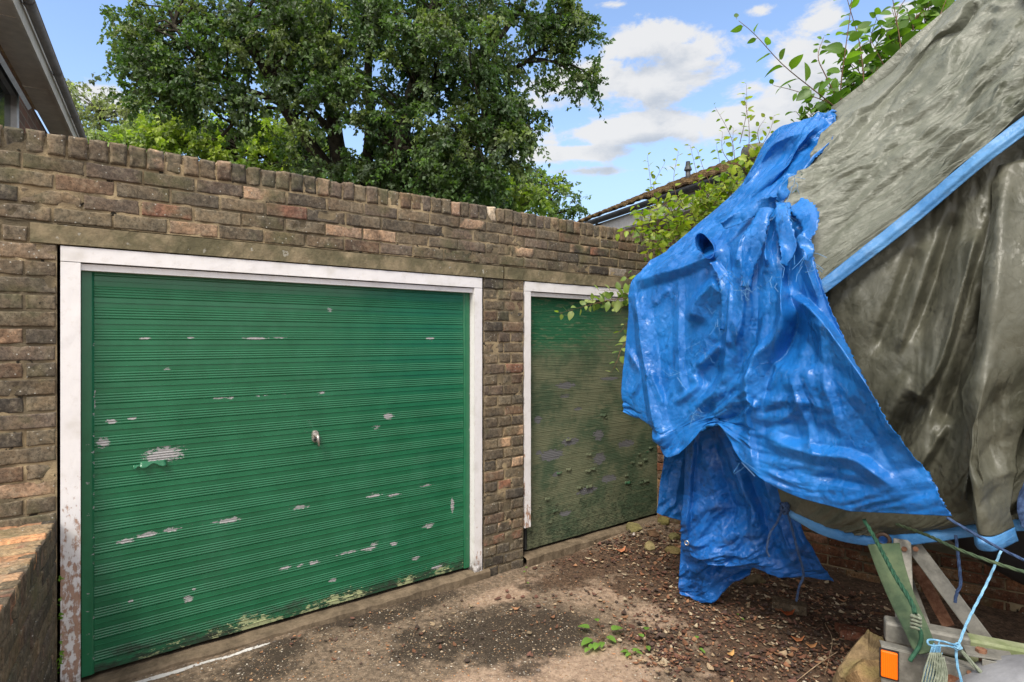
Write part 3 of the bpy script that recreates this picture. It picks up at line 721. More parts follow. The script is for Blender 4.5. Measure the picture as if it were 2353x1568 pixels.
# handle of the first door: escutcheon with a turn key
hs, hz = onwall(724, 1003)
h = thing('handle', Wp(hs, -.062, hz), None, None); h.parent = d1_; h.location = Vector([float(q) for q in Wp(hs, -.062, hz)]) - Vector([float(q) for q in Wp(.074, -.062, 0)])
mb = MB(); th = np.linspace(0, 2 * pi, 24, endpoint=False)
out = np.stack([np.cos(th) * .021, np.sign(np.sin(th)) * np.abs(np.sin(th)) ** .6 * .037], 1)
ring = [Wp(hs, -.060, hz) + o_[0] * ES + o_[1] * EZ for o_ in out] + [Wp(hs, -.048, hz) + .85 * o_[0] * ES + .9 * o_[1] * EZ for o_ in out]
mb.add(ring, [(i, (i + 1) % 24, 24 + (i + 1) % 24, 24 + i) for i in range(24)] + [tuple(range(24, 48))])
mb.tube([Wp(hs, -.05, hz + .008), Wp(hs, -.026, hz + .008)], [.012, .011], 14)
mb.build('escutcheon', M_chrome, h, smooth=False, bevel=.001)
mb = MB(); mb.tube([Wp(hs + .004, -.026, hz + .012), Wp(hs + .005, -.02, hz - .010), Wp(hs + .008, -.018, hz - .052)], [.009, .0085, .006], 10)
mb.build('lever', M_chrome, h, smooth=True)
mb = MB(); mb.tube([Wp(hs - .006, -.046, hz - .012), Wp(hs - .006, -.045, hz - .026)], [.008, .006], 10); mb.build('key_hole', M_black, h)
# thresholds
for a, b, dz in ((-.02, 2.36, 0), (2.68, 5.0, .0)):
    na, prof = 120, [(-.16, -.2), (-.16, -.030), (-.03, -.020), (.010, -.024), (.020, -.036), (.022, -.14)]
    A = np.linspace(a, b, na); V = []
    for d_p, z_p in prof:
        q = np.stack([A, A * 0 + d_p, A * 0], -1)
        V.append(W0 + A[:, None] * ES + (d_p + (fbm(q, 14, 3, 3)[:, None] - .5) * .022) * ED + (z_p + dz + (fbm(q, 11, 3, 7)[:, None] - .5) * .016) * EZ)
    mesh('threshold', np.concatenate(V), grid_faces(na, len(prof)), M_sill, garage, smooth=False)

# ------------------------------------------------------------------ low wall on the left
VL = np.array([sin(radians(-30.7)), cos(radians(-30.7)), 0]); VN = np.array([VL[1], -VL[0], 0])   # direction away from camera / towards the driveway
L0 = Wp(-.012, .006, 0)
lw = thing('low_brick_wall', L0 - VL * .8 - VN * .16, 'low worn brick boundary wall with orange brick-on-edge top at the left edge', 'wall')
topz = .765
def lowz(i): return topz - .105 - CZ * i
rects = []
for i in range(1, 13):
    x = -.1125 * (i % 2)
    while x < 2.3: rects.append([max(x, 0) + J / 2, x + .225 - J / 2, lowz(i) + J / 2, lowz(i) + CZ - J / 2]); x += .225
V, Fq, C = bricks([r_ for r_ in rects if r_[1] - r_[0] > .03], L0, -VL, EZ, VN, seed=21, pal=PAL * .9, wob=.003, round_=.003, jit=.002)
V2, F2, C2 = bricks([[a, b, c, d_2] for a, b, c, d_2 in ([q * .075 + .004, q * .075 + .071, topz - .105 + .004, topz] for q in range(30))], L0 + VN * .002, -VL, EZ, VN, seed=22, pal=PAL * .95, wob=.003, round_=.003, jit=.002)
mesh('side_brickwork', np.concatenate([V, V2]), np.concatenate([Fq, F2 + len(V)]), M_brick, lw, {'col': np.concatenate([C, C2])})
PAL_T = np.array([(.34, .20, .12), (.38, .26, .17), (.28, .18, .11), (.42, .24, .14), (.26, .20, .13)])
rt = [[q * .075 + .005, q * .075 + .070, .002, .22] for q in range(30)]
V, Fq, C = bricks(rt, L0 + EZ * (topz + .004), -VL, -VN, EZ, seed=23, pal=PAL_T, depth=.05, jit=.006, wob=.006, pale=0)
mesh('brick_on_edge_top', V, Fq, M_brick, lw, {'col': C})
mb = MB(); mb.box(L0 - VL * 2.3 - VN * .222 - EZ * .4, VL * 2.31, VN * .212, EZ * (topz + .392))
mb.build('core', M_mortar, lw)

# ------------------------------------------------------------------ side wall behind the boat
SW0 = Wp(4.18, 0, 0) ; SWd = np.array([.80, -.60, 0]); SWn = np.array([-.60, -.80, 0])
sw = thing('side_boundary_wall', SW0 + SWd * 2, 'reddish brown brick boundary wall in shade behind the boat trailer', 'wall')
rects = []
for i in range(21):
    z = -.42 + CZ * i; x = -.1125 * (i % 2)
    while x < 5.2: rects.append([max(x, 0) + J / 2, x + .225 - J / 2, z + J / 2, z + CZ - J / 2]); x += .225
V, Fq, C = bricks([r_ for r_ in rects if r_[1] - r_[0] > .03], SW0, SWd, EZ, SWn, seed=31, pal=PAL_RED, res=.03, wob=.005, pale=.08)
mesh('brickwork', V, Fq, M_brick, sw, {'col': C})
mb = MB(); mb.box(SW0 - EZ * .45 - SWn * .2, SWd * 5.3, SWn * .19, EZ * (.45 + 1.16)); mb.build('core', M_mortar, sw)

# ------------------------------------------------------------------ house on the left: wall, soffit, roof edge, window
def Ph(x, y, z): Y = (z - CH) * F / (HY - y); return Pt(x, y, Y)
HZ = 3.6
HV = np.array([sin(radians(-31.0)), cos(radians(-31.0)), 0]); HN = np.array([HV[1], -HV[0], 0])   # along eaves / outwards (towards the camera side)
E1 = Ph(191, 321, HZ); Eo = Ph(165, 312, HZ - .05); Ei = Ph(119, 314, HZ - .06)
wS = abs((Eo - Ei) @ HN); wG = abs((E1 - Eo) @ HN)
house = thing('brick_house', Ei - HV * 1 - EZ * Ei[2], 'brick house corner with deep painted eaves at the top left', 'house')
base = Ei.copy(); end = .35
def hp(a, n, z): q = base + HV * a + HN * n; q[2] = z; return q
mb = MB(); mb.box(hp(-2.9, -.25, -.3), HV * (2.9 + end), HN * .25, EZ * (HZ + .2)); mb.box(hp(end - .25, -6, -.3), HV * .25, HN * 5.75, EZ * (HZ + .2))
def f_hb(k):
    p = k.pos(); x, y, z = k.sep(p)
    b = k.new('ShaderNodeTexBrick'); b.inputs['Scale'].default_value = 1; b.inputs['Brick Width'].default_value = .225; b.inputs['Row Height'].default_value = .075; b.inputs['Mortar Size'].default_value = .006
    k.put(b.inputs['Vector'], k.comb(k.m('ADD', k.m('MULTIPLY', x, -.515), k.m('MULTIPLY', y, .857)), z, 0))
    k.put(b.inputs['Color1'], (.22, .085, .045)); k.put(b.inputs['Color2'], (.13, .07, .045)); k.put(b.inputs['Mortar'], (.22, .18, .13))
    k.set(k.mix(1.0, b.outputs[0], k.mix(k.noise(p, 6, 4), (.5, .5, .5), (1.3, 1.3, 1.3)), 'MULTIPLY'), .9, k.bump(k.noise(p, 60, 4), .5, .005))
M_hbrick = material('red_house_brick', f_hb)
mb.build('wall', M_hbrick, house)
mb = MB(); mb.box(hp(-2.9, 0.0, HZ - .07), HV * (2.9 + end), HN * wS, EZ * .02)
for a in (-2.55, -1.35): mb.box(hp(a, 0.0, HZ - .075), HV * .012, HN * wS, EZ * .006)
mb.build('soffit', M_soffit, house)
mb = MB(); mb.box(hp(-2.9, wS, HZ - .085), HV * (2.9 + end), HN * .022, EZ * .17); mb.build('fascia', M_soffit, house)
# gutter: half round, with joint collars
gut = MB(); n = 12; R_ = wG * .46
cs = [(wS + .03 + R_ + R_ * cos(t), HZ + .035 + R_ * sin(t)) for t in np.linspace(pi, 2 * pi, n)]
cs += [(wS + .03 + R_ + (R_ - .008) * cos(t), HZ + .035 + (R_ - .008) * sin(t)) for t in np.linspace(2 * pi, pi, n)]
ringA = [hp(-2.9, a, z) for a, z in cs]; ringB = [hp(end, a, z) for a, z in cs]; m2 = len(cs)
gut.add(ringA + ringB, [(i, (i + 1) % m2, m2 + (i + 1) % m2, m2 + i) for i in range(m2)] + [tuple(range(m2)), tuple(range(2 * m2 - 1, m2 - 1, -1))])
for a in (-2.6, -1.5, -.5):
    cs2 = [(wS + .03 + R_ + (R_ + .006) * cos(t), HZ + .035 + (R_ + .006) * sin(t)) for t in np.linspace(pi, 2 * pi, n)]
    A_ = [hp(a, q, z) for q, z in cs2]; B_ = [hp(a + .05, q, z) for q, z in cs2]
    gut.add(A_ + B_, [(i, i + 1, n + i + 1, n + i) for i in range(n - 1)])
gut.build('gutter', M_verge, house)
mb = MB(); mb.box(hp(-2.9, wS + .06, HZ + .09), HV * (2.9 + end), -HN * 3.2 + EZ * 1.5, EZ * .05); mb.build('roof', M_tile, house)
# window with a white frame and an open top-hung sash
wa = -(base - Ph(12, 210, 3.0)) @ HV
wx0, wx1, wz1 = -3.9, None, 3.08
# right-hand end of the frame where the picture shows the white post (x about 22)
t = (22 - CX) / F; a_post = (base[1] * t - base[0]) / (HV[0] - HV[1] * t)
def wpz(a, y): q = hp(a, .02, 0); return CH + (HY - y) / F * q[1]
ztop = wpz(a_post, 208); zbot = ztop - 1.1
win = thing('window', hp(a_post - .6, .02, zbot), None, None); win.parent = house; win.location = Vector([float(q) for q in hp(a_post - .6, .02, zbot)]) - house.location
mb = MB(); w_ = 1.3
mb.box(hp(a_post - .07, .002, zbot), HV * .07, HN * .05, EZ * (ztop - zbot)); mb.box(hp(a_post - w_, .002, zbot), HV * .07, HN * .05, EZ * (ztop - zbot))
mb.box(hp(a_post - w_ + .071, .004, ztop - .06), HV * (w_ - .142), HN * .045, EZ * .058); mb.box(hp(a_post - w_ + .071, .004, zbot + .002), HV * (w_ - .142), HN * .045, EZ * .058)
mb.build('frame', M_fascia, win)
mb = MB(); mb.box(hp(a_post - w_ + .07, .012, zbot + .06), HV * (w_ - .14), HN * .006, EZ * (ztop - zbot - .12)); mb.build('pane', M_glass, win)
sh = ztop + .02; tS = (66 - CX) / F; nb = (base + HV * (a_post + .02)); nS = (nb[1] * tS - nb[0]) / (HN[0] - HN[1] * tS); yS = nb[1] + HN[1] * nS; zS = CH + (HY - 256) / F * yS
sd_ = HN * (nS - .03) + EZ * (zS - sh)
mb = MB()
for a0_, a1_, f0, f1 in ((a_post - w_, a_post, 0, .12), (a_post - w_, a_post, .88, 1), (a_post - w_, a_post - w_ + .05, .121, .879), (a_post - .05, a_post, .121, .879)):
    o_ = hp(a0_, .03, sh) + sd_ * f0; mb.box(o_, HV * (a1_ - a0_), sd_ * (f1 - f0), HN * .02 + EZ * .02)
mb.build('open_sash', M_fascia, win)
mb = MB(); mb.box(hp(a_post - w_ + .05, .035, sh) + sd_ * .12, HV * (w_ - .1), sd_ * .76, HN * .004 + EZ * .004); mb.build('sash_pane', M_glass, win)

# ------------------------------------------------------------------ bungalow behind, right of the centre
B0 = np.array([1.04, 8.0, 0.]); BV = np.array([.409, -.913, 0.]); BN = np.array([-.913, -.409, 0.])   # along the eaves towards the camera / outwards
bung = thing('bungalow', B0 + BV * 1.5, 'bungalow with mossy low-pitched roof, dark gutter and white fascia beyond the garages', 'house')
def bp(a, n, z): return B0 + BV * a + BN * n + EZ * z
EZb = 3.16
mb = MB(); mb.box(bp(-.25, -.35, -.2), BV * 5.6, -BN * .22, EZ * (EZb + .05)); mb.box(bp(-.25, -.57, -.2), BV * .22, -BN * 3, EZ * (EZb + .05)); mb.build('wall', M_hbrick, bung)
mb = MB(); mb.box(bp(-.45, .0, EZb - .20), BV * 6, -BN * .022, EZ * .155); mb.build('fascia', M_fascia, bung)
mb = MB(); mb.box(bp(-.45, -.023, EZb - .215), BV * 6, -BN * .34, EZ * .015); mb.build('soffit', M_fascia, bung)
gut = MB(); R_ = .055; n = 10
cs = [(.012 + R_ + R_ * cos(t), EZb - .005 + R_ * sin(t)) for t in np.linspace(pi, 2 * pi, n)] + [(.012 + R_ + (R_ - .006) * cos(t), EZb - .005 + (R_ - .006) * sin(t)) for t in np.linspace(2 * pi, pi, n)]
ringA = [bp(-.5, a, z) for a, z in cs]; ringB = [bp(5.6, a, z) for a, z in cs]; m2 = len(cs)
gut.add(ringA + ringB, [(i, (i + 1) % m2, m2 + (i + 1) % m2, m2 + i) for i in range(m2)] + [tuple(range(m2)), tuple(range(2 * m2 - 1, m2 - 1, -1))])
for a in (.3, 1.4, 2.5, 3.6): gut.box(bp(a, .004, EZb - .075), BV * .03, BN * .06, EZ * .02)
gut.build('gutter', M_gutter, bung)
# roof of tiles: stepped courses rising from the eaves
na, nr = 170, 13; V = []
A = np.linspace(-.5, 5.6, na); rise = .60; run = 1.35
for r_ in range(nr):
    for q, lift in ((0, .030), (1, .008)):
        f_ = (r_ + q) / nr
        sag = .012 * np.sin(A * 2.0) + (fbm(np.stack([A * 7, A * 0 + r_ * 3, A * 0], -1), 1, 3) - .5) * .03 + .008 * np.sign(np.sin(A * 38 + r_ * 2))
        V.append(B0 + A[:, None] * BV + (.05 - run * f_) * BN + (EZb + .03 + rise * f_ + lift + sag)[:, None] * EZ)
mesh('roof', np.concatenate(V), grid_faces(na, 2 * nr), M_tile, bung, smooth=False, solid=.02)
mb = MB(); mb.box(bp(-.5, .03 - run, EZb + rise - .02), BV * 6.1, -BN * 1.35, EZ * .03 - EZ * .0); mb.build('roof_rear', M_tile, bung)
# vent pipe with a cowl
tt = (1581 - CX) / F; o_ = B0 - BN * .75; a_v = (o_[1] * tt - o_[0]) / (BV[0] - BV[1] * tt); q = bp(a_v, -.75, 0); yy = q[1]
zt = CH + (HY - 372) / F * yy; zb = EZb + .03 + rise * .59 - .03
vp = thing('vent_pipe', (q[0], q[1], zb), None, None); vp.parent = bung; vp.location = Vector((float(q[0]), float(q[1]), float(zb))) - bung.location
mb = MB(); Q = lambda z: (q[0], q[1], z); hgt = zt - zb
mb.tube([Q(zb), Q(zb + hgt * .62)], .030, 14); mb.build('pipe', M_gutter, vp, smooth=True)
mb = MB(); mb.tube([Q(zb + hgt * .60), Q(zb + hgt * .64), Q(zb + hgt * .74), Q(zb + hgt * .80), Q(zb + hgt * .97), Q(zt)], [.046, .048, .040, .032, .026, .028], 14); mb.build('cowl', M_gutter, vp, smooth=False)
#--PART3--
# ------------------------------------------------------------------ the covered boat on its trailer
TA = np.array([.8823, -.4707, 0]); TB = np.array([.4707, .8823, 0]); T0 = np.array([1.353, 2.10, 0])    # trailer axis, across, rail end
def tp(a, b, z): return T0 + TA * a + TB * b + EZ * z

def ext(row, dx=1.7):
    """carry a row of a sheet on along the boat, past the edge of the picture"""
    p_ = Pt(*row[-1]) + TA * dx + EZ * .02; return list(row) + [(CX + F * p_[0] / p_[1], HY - (p_[2] - CH) / p_[1] * F, float(p_[1]))]
def cloth(name, rows, nu, nv, mat, parent, folds=(), crinkle=(.004, .0), fac=((7, 6, .050), (16, 14, .024), (36, 33, .009)), holes=(), edge=None, seed=0.0, solid=.0015, wr=None, ragged=None, uvdir=None, dens=1.0):
    """rows of measured points (x, y, distance) -> a smooth sheet, then folds (ridge lines with a width and a height) and creases"""
    rows = [catmull(np.array(r_, float), nu) for r_ in rows]
    G = catmull(np.array(rows), nv)                 # nv x nu x 3
    PX = G.reshape(-1, 3).copy()
    PB = PX.copy()
    for pts, w, amp, kind in folds:
        L = catmull(np.array(pts, float), 24); best = np.full(len(PX), 1e9); side = np.zeros(len(PX)); tt = np.zeros(len(PX))
        for i in range(len(L) - 1):
            a, b = L[i], L[i + 1]; ab = b - a; l2 = ab @ ab + 1e-9
            t = np.clip(((PX[:, :2] - a) @ ab) / l2, 0, 1); dd = PX[:, :2] - (a + t[:, None] * ab); dist = np.hypot(dd[:, 0], dd[:, 1])
            m_ = dist < best; best[m_] = dist[m_]; side[m_] = np.sign(ab[0] * dd[m_, 1] - ab[1] * dd[m_, 0]); tt[m_] = (i + t[m_]) / (len(L) - 1)
        taper = np.clip(tt / .12, 0.25, 1) * np.clip((1 - tt) / .18, .15, 1)
        u = best / w
        tent = lambda q_: np.clip(1 - q_, 0, 1)
        if kind == 'r': f = tent(u / 1.9)                       # sharp ridge
        elif kind == 's': f = tent(u / 1.8) * .85 + .15 * np.exp(-u * u)  # valley
        elif kind == 'o': f = tent(u / np.where(side > 0, .75, 2.6))  # steep on one side
        elif kind == 'p': f = tent(u / np.where(side < 0, .75, 2.6))
        PX[:, 2] -= amp * f * taper
    V = np.stack([(PX[:, 0] - CX) / F * PX[:, 2], PX[:, 2], CH + (HY - PX[:, 1]) / F * PX[:, 2]], 1)
    # creases along the local normal
    g = V.reshape(nv, nu, 3); gb = np.stack([(PB[:, 0] - CX) / F * PB[:, 2], PB[:, 2], CH + (HY - PB[:, 1]) / F * PB[:, 2]], 1).reshape(nv, nu, 3)
    du = np.gradient(gb, axis=1); dv = np.gradient(gb, axis=0); N = np.cross(du, dv); N /= np.linalg.norm(N, axis=2)[..., None] + 1e-9; N = N.reshape(-1, 3)
    view = V - np.array([0, 0, CH]); sgn = np.sign((N * view).sum(1)); N = -N * sgn[:, None]
    U, Vv = np.meshgrid(np.linspace(0, 1, nu), np.linspace(0, 1, nv))
    lu = np.linalg.norm(np.diff(g, axis=1), axis=2).sum(1).mean(); lv = np.linalg.norm(np.diff(g, axis=0), axis=2).sum(0).mean()
    T = np.stack([U.ravel() * lu, Vv.ravel() * lv, U.ravel() * 0 + seed], 1)
    if uvdir is not None:                     # wrinkle direction given in the sheet's own (u, v) metres
        c_, s_ = cos(uvdir), sin(uvdir); T = np.stack([T[:, 0] * c_ + T[:, 1] * s_, -T[:, 0] * s_ + T[:, 1] * c_, T[:, 2]], 1)
    a1, a2 = crinkle
    warp = (fbm(V, 6, 2, seed)[:, None] - .5) * .18
    V = V + N * ((ridged(V + warp, 5.5, 3, seed) - .6) * a1 * 3 + (ridged(V + warp * .5, 15, 3, seed + 4) - .6) * a1 * 1.2)[:, None]
    if a2: V = V + N * ((ridged(T * np.array([wr[0], wr[1], 1]) + warp * 4, 1, 3, seed + 2) - .6) * a2 * 2.2)[:, None]
    wv_ = (fbm(V, 4, 2, seed + 3) - .5) * .10; wv2 = (fbm(V, 4, 2, seed + 13) - .5) * .10; amt = .35 + 1.3 * sstep(fbm(V, 2.4, 3, seed + 5), .38, .66)
    for q_, (fu_, fv_, fa_) in enumerate(fac):
        V = V + N * ((facets((T[:, 0] + wv_) * fu_, (T[:, 1] + wv2) * fv_, seed + q_) - .5) * fa_ * 1.5 * amt)[:, None]
    if ragged:                               # frayed edges
        for e_, amt in ragged.items():
            ids = {'top': np.arange(nu), 'bottom': np.arange(nu) + nu * (nv - 1), 'left': np.arange(nv) * nu, 'right': np.arange(nv) * nu + nu - 1}[e_]
            V[ids] += (np.random.RandomState(int(seed * 10) + 1).rand(len(ids), 3) - .5) * amt
    GF_ = grid_faces(nu, nv)
    for h_ in holes:                        # torn holes, with ragged outlines
        h_ = np.array(h_ + [h_[0]], float); h_ = np.concatenate([h_[i] + (h_[i + 1] - h_[i]) * np.linspace(0, 1, 9)[:-1, None] for i in range(len(h_) - 1)]); h_ = h_ + (np.random.RandomState(3).rand(*h_.shape) - .5) * 3.5; cxy = PX[GF_][:, :, :2].mean(1); ins = np.zeros(len(cxy), bool)
        for i in range(len(h_)):
            a, b = h_[i], h_[(i + 1) % len(h_)]; c_ = ((a[1] > cxy[:, 1]) != (b[1] > cxy[:, 1])); xi = (b[0] - a[0]) * (cxy[:, 1] - a[1]) / (b[1] - a[1] + 1e-9) + a[0]; ins ^= c_ & (cxy[:, 0] < xi)
        GF_ = GF_[~ins]
    o = mesh(name, V, GF_, mat, parent, vec={'tuv': T}, solid=solid)
    return o, V.reshape(nv, nu, 3)

# --- hull
boat = thing('boat', tp(1.3, .92, .4), 'dark hulled boat under tarpaulins on its trailer', 'boat')
na, nb = 40, 16; V = []
for i in range(na):
    a = .0 + 3.7 * i / (na - 1); f_ = i / (na - 1); hb = .52 * min(1, (f_ / .28) ** .6 if f_ > 0 else 0) + .02; keel = .40 + .55 * (1 - min(1, f_ / .25)) ** 2
    for j in range(nb):
        t = -1 + 2 * j / (nb - 1); zz = keel + (1.18 - keel) * abs(t) ** 1.8
        V.append(tp(a, 1.0 + hb * math.copysign(abs(t) ** .55, t), zz))
mesh('hull', V, grid_faces(nb, na), M_dark, boat, solid=.02)
V = [tp(3.7 * i / 39, 1.0 + s_ * (.52 * min(1, (i / 39 / .28) ** .6) + .02), 1.18) for i in range(40) for s_ in (-1, 1)]
mesh('deck', V, grid_faces(2, 40), M_dark, boat, solid=.02)
mb = MB(); mb.tube([tp(-.10, .98, 2.62), tp(.36, .98, 3.0), tp(.71, .98, 3.26), tp(3.6, .98, 3.35)], .022, 8); mb.tube([tp(.9, .94, 1.3), tp(.9, .94, 3.42)], .03, 8); mb.tube([tp(-.08, .98, 1.2), tp(-.08, .98, 2.62)], .03, 8)
mb.build('ridge_pole', M_wood, boat)

# --- upper olive tarpaulin with its blue hem
up = thing('olive_tarpaulin', tp(.6, .9, 2.0), 'pale olive tarpaulin stretched over the ridge of the boat, with a blue hem', 'tarpaulin')
RU = [[(1918, 252, 2.96), (2062, 158, 2.86), (2196, -2, 2.76), (2330, -120, 2.68), (2480, -260, 2.58)],
      [(1868, 360, 2.82), (2040, 225, 2.73), (2220, 55, 2.60), (2370, -60, 2.52), (2530, -190, 2.42)],
      [(1800, 470, 2.72), (2010, 330, 2.60), (2230, 155, 2.45), (2400, 20, 2.35), (2600, -100, 2.25)],
      [(1850, 565, 2.62), (2050, 425, 2.50), (2250, 262, 2.33), (2430, 120, 2.22), (2660, -10, 2.10)],
      [(1872, 618, 2.56), (2070, 470, 2.42), (2262, 305, 2.25), (2450, 165, 2.13), (2690, 40, 2.02)],
      [(1882, 648, 2.53), (2078, 492, 2.38), (2268, 332, 2.21), (2460, 195, 2.10), (2700, 70, 1.99)]]
RU = [ext(r_) for r_ in RU]
fu = [([(2249, 0), (2212, 59), (2146, 110), (2043, 220), (1963, 308)], 9, -.045, 's'), ([(2232, 0), (2190, 60), (2120, 118), (2020, 225), (1945, 300)], 10, .03, 's'),
      ([(2353, 30), (2250, 150), (2170, 250)], 16, .025, 'o'), ([(2353, 90), (2260, 190), (2190, 300)], 10, -.02, 'r'), ([(2300, 20), (2200, 190)], 14, -.018, 'r'),
      ([(2170, 240), (2040, 400), (1930, 520)], 20, .016, 'o'), ([(2353, 235), (2290, 290), (2250, 320)], 7, -.02, 's'), ([(2100, 380), (1990, 470), (1890, 560)], 8, -.010, 'r'),
      ([(1990, 400), (1900, 480)], 9, .008, 'r'), ([(2200, 130), (2100, 240), (2010, 360)], 12, .010, 'r'), ([(2260, 120), (2180, 210)], 9, -.012, 'r')]
cloth('sheet', RU, 320, 260, M_olive, up, fu, (.0005, .0015), fac=((3.4, 10, .030), (8, 24, .015), (18, 52, .006)), seed=1.0, wr=(6, 30), uvdir=radians(14))
hem = [[(x, y, Y - .004) for x, y, Y in RU[-1]], [(1886, 662, 2.515), (2085, 508, 2.365), (2274, 350, 2.195), (2467, 214, 2.085), (2706, 90, 1.975), ext([(2706, 90, 1.975)])[-1]],
       [(1892, 678, 2.51), (2092, 524, 2.36), (2281, 366, 2.19), (2474, 232, 2.08), (2712, 108, 1.97), ext([(2712, 108, 1.97)])[-1]]]
cloth('blue_hem', hem, 160, 12, M_band, up, [([(1886, 665), (2085, 510), (2274, 352), (2467, 216)], 5, .006, 'r')], (.0010, .001), fac=((6, 14, .003), (18, 30, .001)), seed=2.0, wr=(9, 3))
# unseen far slope of the sheet over the ridge, carried low to block light
A = np.linspace(-.16, 3.6, 60); V = []
for j, t in enumerate(np.linspace(0, 1, 30)):
    zr = np.interp(A, [-.16, .36, .71, 3.6], [2.77, 3.17, 3.46, 3.5]); q = np.stack([A, A * 0 + t, A * 0], 1)
    V.append(T0 + A[:, None] * TA + (.94 + .66 * t)[..., None] * TB + (zr * (1 - t) + 1.15 * t + .05 * (fbm(q * 4, 1, 3) - .5))[:, None] * EZ if False else np.array(T0) + A[:, None] * TA + (.94 + .66 * min(1, t * 1.3)) * TB + (zr * (1 - t) + .35 * t + .05 * (fbm(q * 4, 1, 3) - .5))[:, None] * EZ)
V = np.concatenate(V); mesh('far_slope', V, grid_faces(60, 30), M_olive, up, vec={'tuv': V}, solid=.0015)

# --- lower olive tarpaulin over the hull side
lo = thing('lower_olive_tarpaulin', tp(.5, .3, 1.2), 'dark olive tarpaulin hanging in long pleats down the boat side, blue bottom band', 'tarpaulin')
RL = [[(1700, 620, 3.0), (1865, 560, 2.70), (2075, 440, 2.48), (2265, 285, 2.30), (2450, 150, 2.20), (2690, 10, 2.08)],
      [(1740, 740, 2.95), (1900, 690, 2.60), (2110, 590, 2.40), (2290, 480, 2.24), (2460, 400, 2.13), (2690, 300, 2.0)],
      [(1760, 850, 2.92), (1945, 800, 2.55), (2130, 750, 2.33), (2300, 700, 2.17), (2470, 660, 2.06), (2690, 620, 1.93)],
      [(1770, 960, 2.90), (1980, 930, 2.50), (2150, 900, 2.29), (2300, 890, 2.13), (2470, 880, 2.02), (2690, 880, 1.90)],
      [(1775, 1060, 2.90), (1990, 1060, 2.50), (2150, 1060, 2.30), (2300, 1060, 2.15), (2470, 1060, 2.04), (2690, 1070, 1.92)],
      [(1785, 1120, 2.90), (1900, 1168, 2.66), (2010, 1190, 2.48), (2140, 1195, 2.32), (2260, 1180, 2.20), (2470, 1170, 2.08), (2690, 1180, 1.95)],
      [(1800, 1165, 2.88), (1880, 1202, 2.72), (1960, 1222, 2.58), (2050, 1228, 2.46), (2150, 1217, 2.34), (2300, 1204, 2.22), (2690, 1220, 1.97)]]
RL = [ext(r_) for r_ in RL]
fl = [([(2253, 514), (2232, 605), (2190, 750), (2157, 845), (2104, 924), (2083, 978)], 26, .055, 'p'), ([(2323, 522), (2290, 729), (2261, 895), (2224, 1090), (2222, 1190)], 26, .07, 'p'),
      ([(2290, 640), (2240, 800), (2195, 910), (2150, 1010)], 20, -.07, 's'), ([(2150, 545), (2100, 700), (2060, 820)], 18, .03, 'p'), ([(2070, 570), (2010, 700), (1960, 780)], 16, .03, 'r'),
      ([(2110, 560), (2060, 700), (2000, 830)], 14, -.03, 's'), ([(2010, 610), (1955, 720)], 10, .022, 'r'), ([(2353, 330), (2310, 480)], 20, .03, 'r'), ([(2200, 480), (2150, 640), (2090, 800)], 14, -.035, 's'),
      ([(2090, 850), (2040, 960), (1990, 1010)], 22, .03, 's'), ([(2190, 950), (2120, 1060), (2090, 1120)], 26, .045, 'p'), ([(2110, 900), (2060, 1000), (1990, 1090)], 26, -.07, 's'),
      ([(2060, 880), (2000, 940), (1930, 960)], 16, .02, 'r'), ([(2353, 700), (2330, 900), (2300, 1090)], 26, -.05, 's'), ([(2240, 430), (2300, 400), (2353, 380)], 12, .02, 'r'), ([(2290, 300), (2270, 430), (2262, 500)], 9, .03, 'r')]
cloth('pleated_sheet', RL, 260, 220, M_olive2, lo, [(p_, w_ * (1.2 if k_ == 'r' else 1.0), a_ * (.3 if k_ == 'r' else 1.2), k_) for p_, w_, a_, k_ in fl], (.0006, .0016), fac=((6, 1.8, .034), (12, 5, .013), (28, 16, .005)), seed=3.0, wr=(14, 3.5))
B1 = RL[-1]; B2 = [(1812, 1186, 2.85), (1885, 1228, 2.70), (1962, 1250, 2.565), (2050, 1257, 2.445), (2150, 1246, 2.325), (2300, 1232, 2.205), (2690, 1250, 1.96)]; B2 = ext(B2)
Bm = [((a[0] + b[0]) / 2, (a[1] + b[1]) / 2, (a[2] + b[2]) / 2 - .006) for a, b in zip(B1, B2)]
_, HB = cloth('blue_band', [B1, Bm, B2], 180, 10, M_band, lo, (), (.0012, .0), fac=((6, 9, .003),), seed=4.0)
# eyelet in the band
def ring(name, c, R, r, nrm, mat, parent):
    nrm = np.asarray(nrm, float); nrm /= np.linalg.norm(nrm); a = np.cross(nrm, EZ); a /= np.linalg.norm(a); b = np.cross(nrm, a)
    t = np.linspace(0, 2 * pi, 25); pts = c + R * (np.cos(t)[:, None] * a + np.sin(t)[:, None] * b); mb = MB(); mb.tube(pts, r, 8, caps=False); return mb.build(name, mat, parent, smooth=True)
ring('eyelet', Pt(2029, 1241, 2.455), .024, .008, (-.6, -.8, 0), M_brown, lo)
mb = MB(); mb.tube([Pt(2029, 1241, 2.472), Pt(2029, 1241, 2.468)], .022, 16); mb.build('eyelet_hole', M_bluein, lo)
